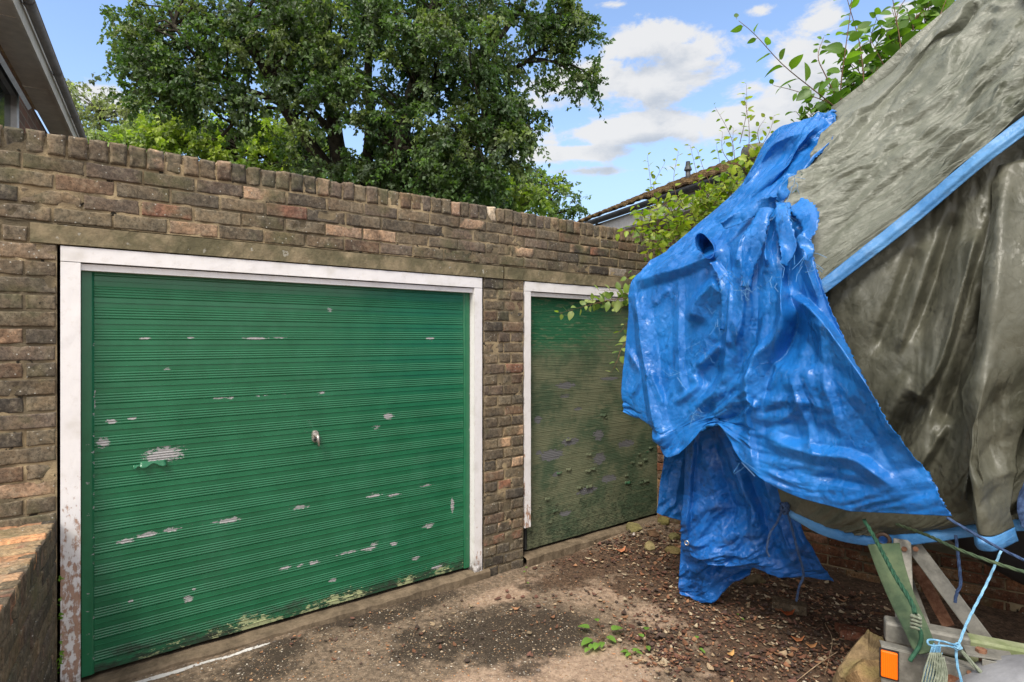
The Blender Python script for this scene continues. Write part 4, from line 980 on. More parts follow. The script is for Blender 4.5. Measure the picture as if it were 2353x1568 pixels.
# hanging flap at the right with its rolled end
RF = [[(2296, 380, 2.26), (2310, 380, 2.22), (2350, 370, 2.20), (2440, 360, 2.16)], [(2280, 500, 2.19), (2300, 500, 2.13), (2340, 500, 2.12), (2430, 500, 2.09)], [(2262, 640, 2.12), (2290, 640, 2.06), (2330, 640, 2.05), (2420, 640, 2.02)], [(2248, 800, 2.10), (2270, 800, 2.04), (2310, 800, 2.03), (2400, 810, 2.03)],
      [(2222, 960, 2.10), (2240, 960, 2.03), (2290, 965, 2.03), (2370, 975, 2.06)], [(2214, 1080, 2.09), (2232, 1082, 2.02), (2280, 1090, 2.02), (2345, 1100, 2.07)],
      [(2222, 1170, 2.09), (2240, 1178, 2.02), (2280, 1185, 2.02), (2325, 1170, 2.07)], [(2236, 1218, 2.10), (2246, 1230, 2.04), (2285, 1233, 2.03), (2332, 1212, 2.10)]]
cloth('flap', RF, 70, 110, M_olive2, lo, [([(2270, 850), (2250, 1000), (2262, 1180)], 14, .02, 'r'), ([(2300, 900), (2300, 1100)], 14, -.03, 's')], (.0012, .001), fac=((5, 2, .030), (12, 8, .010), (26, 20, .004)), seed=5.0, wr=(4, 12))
cloth('flap_hem', [RF[-1], [(2238, 1236, 2.095), (2248, 1250, 2.03), (2288, 1252, 2.02), (2336, 1230, 2.10)], [(2240, 1252, 2.10), (2252, 1265, 2.04), (2290, 1267, 2.03), (2340, 1243, 2.11)]], 50, 10, M_band, lo, (), (.0015, 0), fac=((6, 9, .003),), seed=6.0)
cloth('blue_end', [[(2358, 1080, 2.06), (2400, 1040, 2.05), (2500, 1000, 2.02)], [(2338, 1165, 2.08), (2380, 1150, 2.05), (2500, 1150, 1.96)], [(2350, 1215, 2.08), (2400, 1225, 2.05), (2500, 1235, 2.0)]], 40, 40, M_roped, lo, (), (.005, 0), seed=7.0)

# --- blue tarpaulin, torn, over the end of the boat
bl = thing('blue_tarpaulin', tp(-.6, .8, 1.6), 'torn bright blue tarpaulin hanging over the end of the boat', 'tarpaulin')
RB = [[(1762, 322, 3.34), (1790, 294, 3.27), (1822, 284, 3.2), (1850, 276, 3.13), (1880, 262, 3.05), (1900, 254, 3.0), (1914, 250, 2.94), (1921, 264, 2.90)],
      [(1738, 358, 3.42), (1768, 340, 3.3), (1800, 325, 3.2), (1830, 312, 3.1), (1860, 300, 3.02), (1885, 292, 2.95), (1905, 292, 2.88), (1918, 312, 2.84)],
      [(1702, 428, 3.48), (1735, 408, 3.34), (1768, 392, 3.22), (1800, 378, 3.08), (1830, 365, 2.98), (1860, 356, 2.90), (1882, 352, 2.83), (1893, 362, 2.79)],
      [(1648, 478, 3.52), (1685, 462, 3.38), (1720, 446, 3.24), (1755, 430, 3.10), (1785, 420, 3.0), (1812, 414, 2.90), (1830, 418, 2.82), (1838, 432, 2.77)],
      [(1575, 541, 3.56), (1620, 520, 3.40), (1665, 502, 3.24), (1710, 486, 3.08), (1752, 474, 2.94), (1790, 468, 2.83), (1826, 478, 2.74), (1856, 502, 2.68)],
      [(1500, 606, 3.60), (1545, 580, 3.45), (1600, 560, 3.28), (1660, 545, 3.10), (1720, 532, 2.92), (1775, 528, 2.78), (1822, 534, 2.66), (1862, 560, 2.58)],
      [(1455, 650, 3.60), (1500, 636, 3.46), (1560, 626, 3.26), (1630, 622, 3.08), (1700, 622, 2.88), (1765, 625, 2.72), (1830, 632, 2.58), (1890, 655, 2.47)],
      [(1442, 760, 3.58), (1490, 765, 3.42), (1560, 770, 3.24), (1630, 770, 3.06), (1710, 770, 2.84), (1790, 770, 2.66), (1868, 768, 2.50), (1940, 772, 2.38)],
      [(1431, 870, 3.56), (1480, 880, 3.42), (1555, 885, 3.24), (1635, 885, 3.05), (1725, 885, 2.80), (1815, 882, 2.60), (1905, 882, 2.42), (2000, 892, 2.29)],
      [(1427, 920, 3.55), (1480, 950, 3.42), (1548, 975, 3.25), (1640, 945, 3.05), (1735, 960, 2.78), (1840, 985, 2.56), (1945, 1010, 2.36), (2062, 1010, 2.20)],
      [(1430, 943, 3.56), (1490, 968, 3.44), (1540, 1012, 3.26), (1640, 955, 3.05), (1715, 1015, 2.82), (1830, 1080, 2.56), (1960, 1110, 2.33), (2128, 1105, 2.12)],
      [(1432, 948, 3.57), (1494, 974, 3.46), (1536, 1050, 3.28), (1592, 1012, 3.12), (1650, 970, 3.02), (1712, 1066, 2.80), (1830, 1142, 2.56), (1985, 1182, 2.31), (2182, 1190, 2.07)]]
RB = [r_ if len(r_) == 9 else [tuple(q) for q in catmull(np.array(r_, float), 9)] for r_ in RB]
fb = [([(1799, 600), (1793, 750), (1739, 820), (1723, 874), (1712, 1040)], 22, .075, 'o'), ([(1818, 675), (1876, 725), (1930, 791), (2042, 957), (2110, 1080)], 26, .07, 'p'),
      ([(1822, 560), (1818, 660), (1836, 750), (1790, 850)], 22, -.12, 's'), ([(1680, 640), (1669, 770), (1652, 874), (1594, 944)], 20, .07, 'o'),
      ([(1650, 640), (1600, 690), (1582, 740)], 24, .07, 'o'), ([(1665, 780), (1625, 900)], 30, -.05, 's'), ([(1598, 842), (1660, 786)], 12, .04, 'p'), ([(1458, 659), (1478, 833), (1499, 957), (1528, 1045)], 18, .05, 'o'),
      ([(1557, 646), (1561, 833), (1574, 915)], 10, .022, 'r'), ([(1700, 560), (1710, 700), (1690, 800)], 16, .03, 'r'), ([(1740, 560), (1745, 700), (1735, 790)], 12, -.035, 's'),
      ([(1905, 262), (1800, 385), (1720, 448), (1640, 520)], 16, .05, 'p'), ([(1878, 322), (1812, 400), (1752, 462)], 11, -.075, 's'), ([(1860, 290), (1780, 340), (1700, 450)], 12, .035, 'r'),
      ([(1900, 330), (1850, 390), (1800, 440)], 9, .03, 'r'), ([(1455, 650), (1520, 628), (1600, 600), (1680, 560)], 16, .05, 'r'), ([(1840, 300), (1770, 375), (1690, 470), (1600, 560)], 9, -.025, 's'),
      ([(1720, 900), (1720, 1000), (1735, 1080)], 10, .02, 'r'), ([(1880, 720), (1900, 850), (1930, 990)], 12, .02, 'r'), ([(1830, 860), (1850, 960), (1870, 1080)], 14, .02, 'r'),
      ([(1750, 1000), (1850, 1040), (1960, 1060), (2060, 1130)], 16, .03, 'r'), ([(1800, 1080), (1900, 1100), (2010, 1120)], 12, -.025, 's'), ([(1760, 920), (1860, 925), (1940, 960)], 14, .025, 's'),
      ([(1500, 700), (1540, 660)], 8, .015, 'r'), ([(1545, 930), (1600, 890), (1590, 860)], 8, .02, 'r'), ([(1440, 800), (1470, 860), (1445, 920)], 8, .02, 'r'), ([(1490, 850), (1530, 940)], 9, .015, 'r'),
      ([(1780, 480), (1760, 560), (1770, 620)], 9, .04, 'r'), ([(1800, 500), (1805, 600)], 8, -.04, 's'), ([(1840, 500), (1850, 600), (1885, 700)], 10, .03, 'r'), ([(1740, 500), (1700, 560), (1690, 620)], 10, .035, 'r'),
      ([(1860, 560), (1900, 700), (1990, 870)], 12, -.02, 's'), ([(1640, 960), (1700, 930), (1760, 940)], 12, .02, 'r')]
_, GB = cloth('main_sheet', RB, 330, 340, M_blue, bl, [(p_, w_ * .8, a_ * (.75 if k_ == 's' else 1.35), k_) for p_, w_, a_, k_ in fb], (.0007, .0012), fac=((5.0, 2.4, .044), (11, 7, .020), (27, 22, .0075)), seed=8.0, wr=(4, 16), ragged={'right': .008}, holes=())
# curled loop where the sheet is torn
th = np.linspace(-.3, 2 * pi * .86, 40); V = []
cc = Pt(1604, 572, 3.12)
for j, w in enumerate(np.linspace(0, 1, 12)):
    for t in th:
        rr_ = .066 + .012 * sin(2 * t)
        V.append(cc + np.array([-rr_ * .72 * cos(t) + .12 * w, -.10 + .17 * w + .02 * sin(t), rr_ * sin(t) - .015 * w]))
mesh('torn_loop', V, grid_faces(40, 12), M_blue, bl, vec={'tuv': np.array(V)}, solid=.0015)
# torn strips near the gathered point
def strip(name, pts, w, seed, mat=M_blue, tw=1.2):
    c = catmull(np.array([Pt(*q) for q in pts]), 40); T = np.gradient(c, axis=0); T /= np.linalg.norm(T, axis=1)[:, None]
    view = c - np.array([0, 0, CH]); view /= np.linalg.norm(view, axis=1)[:, None]; S = np.cross(T, view); S /= np.linalg.norm(S, axis=1)[:, None]; Nn = np.cross(S, T)
    t = np.linspace(0, 1, 40); an = np.sin(t * 5 + seed) * tw * .5; W2 = w * (.5 + .5 * np.sin(np.clip(t * 3.0 + .4, 0, pi))); V = []
    r = np.random.RandomState(int(seed * 7))
    for v in np.linspace(-1, 1, 9):
        cu = (1 - v * v) * w * .35 * np.sin(t * 7 + seed)
        jg = (r.rand(40) - .5) * w * .25 * (abs(v) == 1)
        V.append(c + (S * np.cos(an)[:, None] + Nn * np.sin(an)[:, None]) * ((v * W2) + jg)[:, None] + Nn * cu[:, None])
    V = np.concatenate(V); return mesh(name, V, grid_faces(40, 9), mat, bl, vec={'tuv': V}, solid=.0012)
strip('torn_strip', [(1790, 455, 2.80), (1845, 480, 2.62), (1862, 520, 2.52), (1850, 548, 2.50)], .045, 1.0)
strip('torn_strip', [(1790, 462, 2.78), (1740, 478, 2.86), (1700, 500, 2.90), (1660, 520, 2.95)], .04, 2.0)
strip('torn_strip', [(1800, 465, 2.72), (1800, 520, 2.62), (1812, 570, 2.56), (1800, 610, 2.56)], .04, 3.0)
strip('torn_strip', [(1760, 480, 2.76), (1735, 540, 2.72), (1720, 600, 2.72), (1716, 660, 2.74)], .05, 4.0)
strip('torn_strip', [(1835, 545, 2.52), (1858, 572, 2.47), (1850, 600, 2.46)], .025, 5.0)
strip('torn_strip', [(1818, 400, 2.76), (1802, 440, 2.72), (1788, 462, 2.74)], .03, 6.0)
strip('torn_strip', [(1640, 600, 3.0), (1665, 640, 2.92), (1668, 700, 2.90), (1660, 760, 2.92)], .03, 7.0)
# frayed threads
mb = MB(); r = np.random.RandomState(3)
for (x, y, Y, n_) in ((1855, 600, 2.44, 10), (1665, 640, 2.86, 14), (1720, 650, 2.68, 16), (1655, 740, 2.9, 10), (1620, 800, 3.0, 10), (1800, 480, 2.62, 12), (1705, 1068, 2.78, 6), (1600, 940, 3.1, 10), (1780, 640, 2.55, 6), (1830, 410, 2.72, 10), (1560, 860, 3.15, 6)):
    for _ in range(n_):
        p0 = Pt(x + r.randn() * 10, y + r.randn() * 14, Y - .02); d = r.randn(3) * .016; d[2] = -abs(d[2]) - .006
        mb.tube([p0, p0 + d + r.randn(3) * .006, p0 + d * 1.9 + r.randn(3) * .01], .0009, 4)
mb.build('frayed_threads', M_band, bl)['kind'] = 'stuff'
# hanging lower sheets of the same tarpaulin (seen from inside, darker)
R1 = [[(1512, 975, 3.62), (1540, 985, 3.60), (1580, 985, 3.55), (1650, 985, 3.5)], [(1524, 1050, 3.66), (1550, 1055, 3.66), (1580, 1060, 3.64), (1640, 1060, 3.6)], [(1514, 1130, 3.70), (1545, 1130, 3.70), (1580, 1135, 3.68), (1640, 1140, 3.65)],
      [(1508, 1176, 3.72), (1535, 1188, 3.72), (1572, 1197, 3.70), (1640, 1205, 3.68)]]
cloth('rear_fold', R1, 70, 90, M_blue, bl, [([(1570, 1050), (1545, 1190)], 12, .03, 'r')], (.001, .001), fac=((6, 4, .03), (15, 14, .010)), seed=9.0, wr=(5, 9))
R2 = [[(1588, 960, 3.40), (1640, 950, 3.25), (1700, 985, 3.10), (1745, 1020, 3.02), (1790, 1060, 2.95)], [(1578, 1040, 3.45), (1640, 1050, 3.28), (1700, 1060, 3.16), (1755, 1080, 3.08), (1806, 1100, 3.0)],
      [(1573, 1120, 3.50), (1640, 1130, 3.34), (1705, 1130, 3.20), (1765, 1140, 3.10), (1826, 1160, 3.02)], [(1567, 1195, 3.54), (1640, 1205, 3.38), (1712, 1215, 3.24), (1785, 1222, 3.12), (1862, 1240, 3.04)],
      [(1565, 1250, 3.56), (1640, 1262, 3.42), (1720, 1272, 3.28), (1800, 1285, 3.16), (1890, 1300, 3.06)], [(1572, 1274, 3.58), (1640, 1288, 3.44), (1725, 1302, 3.30), (1810, 1325, 3.18), (1916, 1336, 3.08)]]
f2 = [([(1600, 1000), (1585, 1120), (1580, 1240)], 12, .05, 'p'), ([(1660, 1000), (1700, 1120), (1735, 1250)], 14, .07, 'o'), ([(1640, 1000), (1670, 1110), (1690, 1230)], 18, -.08, 's'), ([(1740, 1060), (1790, 1200), (1830, 1300)], 12, .05, 'o'),
      ([(1715, 1080), (1760, 1200), (1790, 1280)], 14, -.05, 's'), ([(1590, 1190), (1640, 1170), (1700, 1180)], 16, .03, 'r'), ([(1800, 1150), (1850, 1240), (1900, 1325)], 10, .03, 'r'), ([(1780, 1230), (1830, 1300)], 10, .035, 'r'), ([(1620, 1260), (1700, 1270), (1780, 1290)], 10, .02, 'r')]
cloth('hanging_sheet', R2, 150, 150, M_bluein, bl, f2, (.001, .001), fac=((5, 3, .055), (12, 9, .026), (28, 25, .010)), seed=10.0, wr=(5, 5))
R3 = [[(1566, 1225, 3.62), (1620, 1235, 3.56), (1680, 1250, 3.50), (1738, 1280, 3.45)], [(1563, 1290, 3.68), (1620, 1290, 3.62), (1675, 1296, 3.55), (1726, 1302, 3.5)], [(1561, 1340, 3.72), (1600, 1352, 3.68), (1655, 1346, 3.60), (1700, 1325, 3.55)],
      [(1564, 1352, 3.73), (1598, 1368, 3.70), (1636, 1376, 3.66), (1672, 1344, 3.60)]]
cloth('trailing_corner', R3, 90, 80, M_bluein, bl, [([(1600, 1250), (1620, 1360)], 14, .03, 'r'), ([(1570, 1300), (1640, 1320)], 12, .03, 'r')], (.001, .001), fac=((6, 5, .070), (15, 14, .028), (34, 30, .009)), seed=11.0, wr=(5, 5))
# the far side of the sheet, over the other side of the boat end
V = []
for j, t in enumerate(np.linspace(0, 1, 30)):
    c = catmull(np.array([Pt(1762, 322, 3.36), Pt(1702, 428, 3.50), Pt(1575, 541, 3.58), Pt(1455, 650, 3.62)]), 40); q = c * 1.0
    off_ = TB * (.95 * t) + TA * (.35 * t); zt_ = q[:, 2] * (1 - t) + (1.0) * t
    q = q + off_ + 0 * TB; q[:, 2] = zt_ + .03 * (fbm(q, 5, 3) - .5); V.append(q)
V = np.concatenate(V); mesh('far_side', V, grid_faces(40, 30), M_blue, bl, vec={'tuv': V}, solid=.0015)
ring('eyelet', Pt(1578, 1248, 3.50), .012, .004, (-.6, -.8, 0), M_chrome, bl)

# --- trailer
tr = thing('boat_trailer', tp(1.5, .8, .1), 'galvanised boat trailer with amber reflector, algae on its rail', 'trailer')
def sect(name, a0, a1, b, z, w, h, mat, open_=True, parent=None):
    """folded channel section running along the trailer"""
    t = .005; prof = [(0, 0), (0, h * .9), (.006, h), (w - .006, h), (w, h * .92), (w, 0), (w - t, 0), (w - t, h - t * 1.5), (t, h - t * 1.5), (t, 0)]
    A_ = [tp(a0, b + p_, z + q_) for p_, q_ in prof]; B_ = [tp(a1, b + p_, z + q_) for p_, q_ in prof]; n = len(prof); mb = MB()
    mb.add(A_ + B_, [(i, (i + 1) % n, n + (i + 1) % n, n + i) for i in range(n)]); 
    return mb.build(name, mat, parent or tr, smooth=False)
sect('side_rail', .17, 3.6, .06, .437, .06, .085, M_galvg); sect('side_rail', -.05, 3.6, 1.46, .437, .06, .085, M_galv)
# end cross member (short box seen behind the reflector plate)
mb = MB(); mb.box(tp(0.0, .02, .465), TA * .25, TB * .07, EZ * .078); mb.build('end_box', M_galv, tr, bevel=.010)
for a in (.10, 1.2, 2.4, 3.3): mb = MB(); mb.box(tp(a, .121, .44), TA * .06, TB * 1.338, EZ * .055); mb.build('cross_member', M_galv, tr, bevel=.004)
pl0 = Pt(2034, 1487, 2.02); pe = Pt(2166, 1526, 1.95)
dv_ = pe - pl0; dv_[2] = 0; dv_ /= np.linalg.norm(dv_); nn_ = np.array([dv_[1], -dv_[0], 0])
rp = thing('reflector_plate', pl0, None, None); rp.parent = tr; rp.location = Vector([float(q) for q in pl0]) - tr.location
sl = -.085
mb = MB(); mb.box(pl0 - nn_ * .004 - EZ * .125 - dv_ * .012, dv_ * .30 + EZ * -.02, nn_ * .005, EZ * .125)
mb.box(pl0 - nn_ * .045 - EZ * .004 - dv_ * .012, dv_ * .30 + EZ * -.02, nn_ * .04, EZ * .006); mb.build('plate', M_galv, rp, bevel=.002)
mb = MB(); mb.box(pl0 + nn_ * .003 - EZ * .100 - dv_ * .014, dv_ * .05 + EZ * -.003, nn_ * .010, EZ * .092); mb.build('amber_reflector', M_amber, rp, bevel=.004)
mb = MB(); mb.tube([pl0 + dv_ * .135 - EZ * .075, pl0 + dv_ * .135 - EZ * .075 + nn_ * .012], .009, 6); mb.build('bolt', M_galv, rp)
for u_, z_ in ((.075, -.022), (.235, -.030), (.10, -.108), (.25, -.100)):
    mb = MB(); mb.tube([pl0 + dv_ * u_ + EZ * z_ - nn_ * .002, pl0 + dv_ * u_ + EZ * z_ + nn_ * .006], .0075, 6); mb.build('bolt', M_rust, rp)
mb = MB(); mb.box(pl0 + nn_ * .0015 - EZ * .106 - dv_ * .018, dv_ * .058 + EZ * -.003, nn_ * .003, EZ * .103); mb.build('reflector_backing', M_black, rp)
# leaf shaped rust blotch, built as a thin raised plate
o_ = pl0 + dv_ * .168 - EZ * .058 + nn_ * .0035
sh_ = [(0, .006), (.018, .010), (.040, .004), (.058, -.006), (.060, -.030), (.056, -.055), (.046, -.072), (.034, -.074), (.026, -.055), (.020, -.032), (.010, -.016), (0, -.004)]
mb = MB(); mb.add([o_ + dv_ * a + EZ * b for a, b in sh_] + [o_ + dv_ * a + EZ * b + nn_ * .003 for a, b in sh_], [tuple(range(11, -1, -1)), tuple(range(12, 24))] + [(i, (i + 1) % 12, 12 + (i + 1) % 12, 12 + i) for i in range(12)]); mb.build('rust_blotch', M_rust, rp)
mb = MB(); mb.box(pl0 - EZ * .30 + dv_ * .035 + nn_ * -.002, dv_ * .10, nn_ * .012, EZ * .165); mb.box(pl0 - EZ * .30 + dv_ * .142, dv_ * .12, nn_ * .01, EZ * .165); mb.build('number_board', M_black, rp, bevel=.003)
# upright post and diagonal strut
def bar(name, p0, p1, w, t, mat, parent, side=None, bevel=.003):
    p0, p1 = np.asarray(p0), np.asarray(p1); T = p1 - p0; view = (p0 + p1) / 2 - np.array([0, 0, CH]); S = np.cross(T, view); S /= np.linalg.norm(S); N = np.cross(S, T); N /= np.linalg.norm(N)
    mb = MB(); mb.box(p0 - S * w / 2 - N * t / 2, T, S * w, N * t); return mb.build(name, mat, parent, bevel=bevel)
bar('upright_post', Pt(2073, 1242, 2.42), Pt(2080, 1470, 2.22), .062, .03, M_galv, tr)
bar('diagonal_strut', Pt(2092, 1245, 2.42), Pt(2292, 1512, 2.20), .058, .03, M_galv, tr)
for x_, y_, Y_ in ((2078, 1262, 2.385), (2079, 1450, 2.215), (2104, 1262, 2.38), (2270, 1482, 2.19)):
    c_ = Pt(x_, y_, Y_); v_ = c_ - np.array([0, 0, CH]); v_ /= np.linalg.norm(v_); mb = MB(); mb.tube([c_, c_ - v_ * .012], .011, 6); mb.build('bolt', M_rust, tr)
bar('diagonal_strut', Pt(2104, 1300, 2.75), Pt(2180, 1440, 2.6), .05, .03, M_rust, tr)
# clamp bracket, bolt and threaded rod
q0 = Pt(2222, 1508, 1.93)
mb = MB(); mb.box(q0, TA * .13 + TB * .02, TB * .07, EZ * .006); mb.box(q0 + TA * .04 - EZ * .03, TA * .05, TB * .005, EZ * .03); mb.build('clamp_plate', M_galv, tr, bevel=.001)
mb = MB(); mb.tube([q0 + TA * .045 + TB * .04 - EZ * .12, q0 + TA * .045 + TB * .04 + EZ * .006], .007, 8); mb.tube([q0 + TA * .045 + TB * .04 + EZ * .006, q0 + TA * .045 + TB * .04 + EZ * .017], .016, 6); mb.build('clamp_bolt', M_rust, tr)
mb = MB(); mb.box(tp(.10, .03, .33), TA * .9, TB * .05, EZ * .055); mb.box(tp(.10, .03, .30), TA * .10, TB * .06, EZ * .09); mb.build('lower_rail', M_galvg, tr, bevel=.006)
# road wheel and mudguard
wc = tp(.47, -.12, .22)
wheel = thing('wheel', wc, None, None); wheel.parent = tr; wheel.location = Vector([float(q) for q in wc]) - tr.location
def lathe(prof, c, axis, u, n=48):
    w = np.cross(axis, u); V = []; 
    for a in np.linspace(0, 2 * pi, n, endpoint=False): V += [c + axis * h_ + r_ * (cos(a) * u + sin(a) * w) for r_, h_ in prof]
    m_ = len(prof); Fq = [(i * m_ + j, i * m_ + j + 1, ((i + 1) % n) * m_ + j + 1, ((i + 1) % n) * m_ + j) for i in range(n) for j in range(m_ - 1)]
    return V, Fq
V, Fq = lathe([(.14, -.06), (.19, -.075), (.235, -.07), (.255, -.05), (.258, 0), (.255, .05), (.235, .07), (.19, .075), (.14, .06)], wc, TB, EZ); mb = MB(); mb.add(V, Fq); mb.build('tyre', M_rubber, wheel, smooth=True)
V, Fq = lathe([(.0, -.03), (.05, -.035), (.06, -.02), (.11, -.02), (.125, -.055), (.142, -.062), (.142, .06)], wc, TB, EZ); mb = MB(); mb.add(V, Fq); mb.build('rim', M_galv, wheel, smooth=True)
V = []
for t in np.linspace(radians(12), radians(168), 40):
    for (r_, b_) in ((.315, -.135), (.345, -.130), (.360, -.10), (.364, 0), (.360, .085), (.345, .10)): V.append(wc + TA * r_ * cos(t) + EZ * (r_ * sin(t) * .93) + TB * b_)
mesh('mudguard', V, grid_faces(6, 40), M_mud, tr, solid=.006)
# --- strap and ropes
st = []
for x, y, Y in ((2030, 1250, 2.34), (2048, 1310, 2.26), (2075, 1380, 2.14), (2103, 1440, 2.02), (2128, 1500, 1.93)): st.append(Pt(x, y, Y))
c = catmull(np.array(st), 50); T = np.gradient(c, axis=0); T /= np.linalg.norm(T, axis=1)[:, None]; view = c - np.array([0, 0, CH]); S = np.cross(T, view); S /= np.linalg.norm(S, axis=1)[:, None]
w_ = np.interp(np.linspace(0, 1, 50), [0, .5, .93, 1], [.056, .042, .035, .024]); N_ = np.cross(S, T); t_ = np.linspace(0, 1, 50)
V = np.concatenate([c + S * (v * w_)[:, None] + N_ * (.004 * np.sin(t_ * 9 + v))[:, None] for v in np.linspace(-1, 1, 9)])
tag(mesh('webbing_strap', V, grid_faces(50, 9), M_strap, None, solid=.004), 'wide green webbing strap slanting down from the tarpaulin to the trailer', 'strap')
rope('green_rope', [Pt(1985, 1195, 2.38), Pt(2012, 1240, 2.30), Pt(2056, 1322, 2.12), Pt(2093, 1382, 2.0), (Pt(2103, 1410, 1.96))], .0075, M_ropeg, label='dark green rope running from the tarpaulin down to a knot above the trailer', cat='rope')
mb = MB()
for z_ in (0, .012, .024, .036):
    t = np.linspace(0, 2 * pi, 17); cc = Pt(2104, 1417, 1.955) - EZ * z_ + np.array([.001, 0, 0]); mb.tube(cc + np.stack([.013 * np.cos(t), .013 * np.sin(t), .003 * np.sin(t * 2)], 1), .0048, 6, caps=False)
tag(mb.build('rope_knot', M_ropegy, None, smooth=True), 'whipped knot of greenish cord above the bright green hook', 'knot')
mb = MB(); mb.tube(catmull(np.array([Pt(2106, 1432, 1.95), Pt(2117, 1460, 1.94), Pt(2112, 1486, 1.94), Pt(2094, 1513, 1.93), Pt(2091, 1519, 1.93)]), 30), .0068, 10)
tag(mb.build('tie_hook', M_ropeg, None, smooth=True), 'bright green plastic coated hook below the knot', 'hook')
rope('blue_twine', [Pt(2302, 1262, 2.03), Pt(2268, 1340, 2.0), Pt(2225, 1425, 1.95), Pt(2204, 1478, 1.92)], .0042, M_ropeb, label='taut light blue twine from the rolled flap down to the knot over the trailer rail', cat='rope')
rope('blue_twine', [Pt(2196, 1488, 1.915), Pt(2200, 1530, 1.90), Pt(2212, 1580, 1.88), Pt(2216, 1640, 1.88)], .0040, M_ropeb, label='light blue twine hanging straight down in front of the trailer rail', cat='rope')
rope('blue_twine', [Pt(2200, 1484, 1.91), Pt(2165, 1474, 1.90), Pt(2136, 1470, 1.90), Pt(2131, 1476, 1.89), Pt(2140, 1484, 1.89), Pt(2170, 1484, 1.90), Pt(2200, 1490, 1.91)], .0030, M_ropeb, label='long loose loop of light blue twine beside the bright green hook', cat='rope')
mb = MB(); r = np.random.RandomState(8)
for _ in range(7):
    t = np.linspace(0, 2 * pi, 14); R3_ = np.linalg.qr(r.randn(3, 3))[0]; mb.tube(Pt(2200, 1486, 1.905) + (np.stack([np.cos(t) * .012, np.sin(t) * .008, 0 * t], 1) @ R3_), .0028, 5, caps=False)
tag(mb.build('twine_knot', M_ropeb, None, smooth=True), 'tangled light blue knot over the trailer rail', 'knot')
rope('bundled_twine', [Pt(2204, 1492, 1.91), Pt(2230, 1520, 1.90), Pt(2262, 1555, 1.88), Pt(2280, 1575, 1.88)], .007, M_ropegy, twist=30, label='pale grey cord running down from the blue knot along the rail', cat='rope')
rope('dark_blue_rope', [Pt(2196, 1230, 2.20), Pt(2203, 1290, 2.19), Pt(2207, 1340, 2.18), Pt(2199, 1362, 2.18), Pt(2194, 1385, 2.18)], .0055, M_roped, label='short dark blue rope end dangling against the dark hull', cat='rope')
rope('bungee_cord', [Pt(2060, 1205, 2.42), Pt(2130, 1230, 2.24), Pt(2200, 1262, 2.08), Pt(2290, 1295, 1.97), Pt(2420, 1335, 1.90)], .0062, M_strap, label='grey green rope slanting across under the rolled flap', cat='rope')
rope('guy_rope', [Pt(2176, 1190, 2.06), Pt(2230, 1222, 2.02), Pt(2300, 1262, 1.99), Pt(2420, 1318, 1.95)], .0050, M_roped, label='thin dark rope tied to the bottom corner of the blue tarpaulin', cat='rope')
rope('dark_blue_rope', [Pt(1800, 1165, 2.86), Pt(1786, 1200, 2.86), Pt(1770, 1225, 2.87), Pt(1762, 1262, 2.88), Pt(1768, 1280, 2.88)], .0055, M_roped, label='dark rope tail curling left from the knot at the end of the blue band', cat='rope')
rope('dark_blue_rope', [Pt(1805, 1165, 2.85), Pt(1816, 1200, 2.84), Pt(1832, 1262, 2.85), Pt(1846, 1318, 2.90), Pt(1836, 1350, 2.95), Pt(1830, 1382, 3.0)], .0060, M_roped, label='long dark rope tail reaching the leaf litter under the blue band', cat='rope')
mb = MB()
for q in range(8):
    t = np.linspace(0, 2 * pi, 14); R3_ = np.linalg.qr(r.randn(3, 3))[0]; mb.tube(Pt(1803, 1160 + q * 2, 2.84) + (np.stack([np.cos(t) * .022, np.sin(t) * .016, 0 * t], 1) @ R3_), .0055, 5, caps=False)
tag(mb.build('rope_knot', M_roped, None, smooth=True), 'dark blue knot at the left end of the blue band', 'knot')
mb = MB()                                # hank of thin blue and grey strings hanging by the strap
for q in range(34):
    x0 = 2135 + r.randn() * 7 + 4; y0 = 1475 + r.rand() * 30; y1 = 1560 + r.rand() * 30; lean = r.randn() * 9
    mb.tube(catmull(np.array([Pt(x0 + 12, y0, 1.92), Pt(x0 + lean * .4, (y0 + y1) / 2, 1.905 + r.rand() * .02), Pt(x0 + lean, y1, 1.90 + r.rand() * .03)]), 12), .0016 + .0012 * r.rand(), 5)
tag(mb.build('string_hank', M_ropeb, None, smooth=True), 'hank of thin blue strings hanging beside the green strap', 'string')
mb = MB()
for q in range(7):
    x0 = 2138 + q * 4; mb.tube(catmull(np.array([Pt(x0, 1500, 1.90), Pt(x0 - 14 + q * 3, 1545, 1.89), Pt(x0 - 18 + q * 2, 1580, 1.88), Pt(x0 + 8, 1590, 1.88), Pt(x0 + 14, 1550, 1.89), Pt(x0 + 6, 1510, 1.90)]), 30), .0027, 6)
tag(mb.build('coiled_cord', M_ropegy, None, smooth=True), 'coil of grey green cord hanging below the blue strings', 'rope')
mb = MB(); mb.tube([Pt(1843, 402, 2.72), Pt(1836, 420, 2.72), Pt(1828, 442, 2.72)], .005, 8)
tag(mb.build('cable_tie', M_ropeg, None), 'short pale green tie poking out between blue tarpaulin and olive one', 'tie')
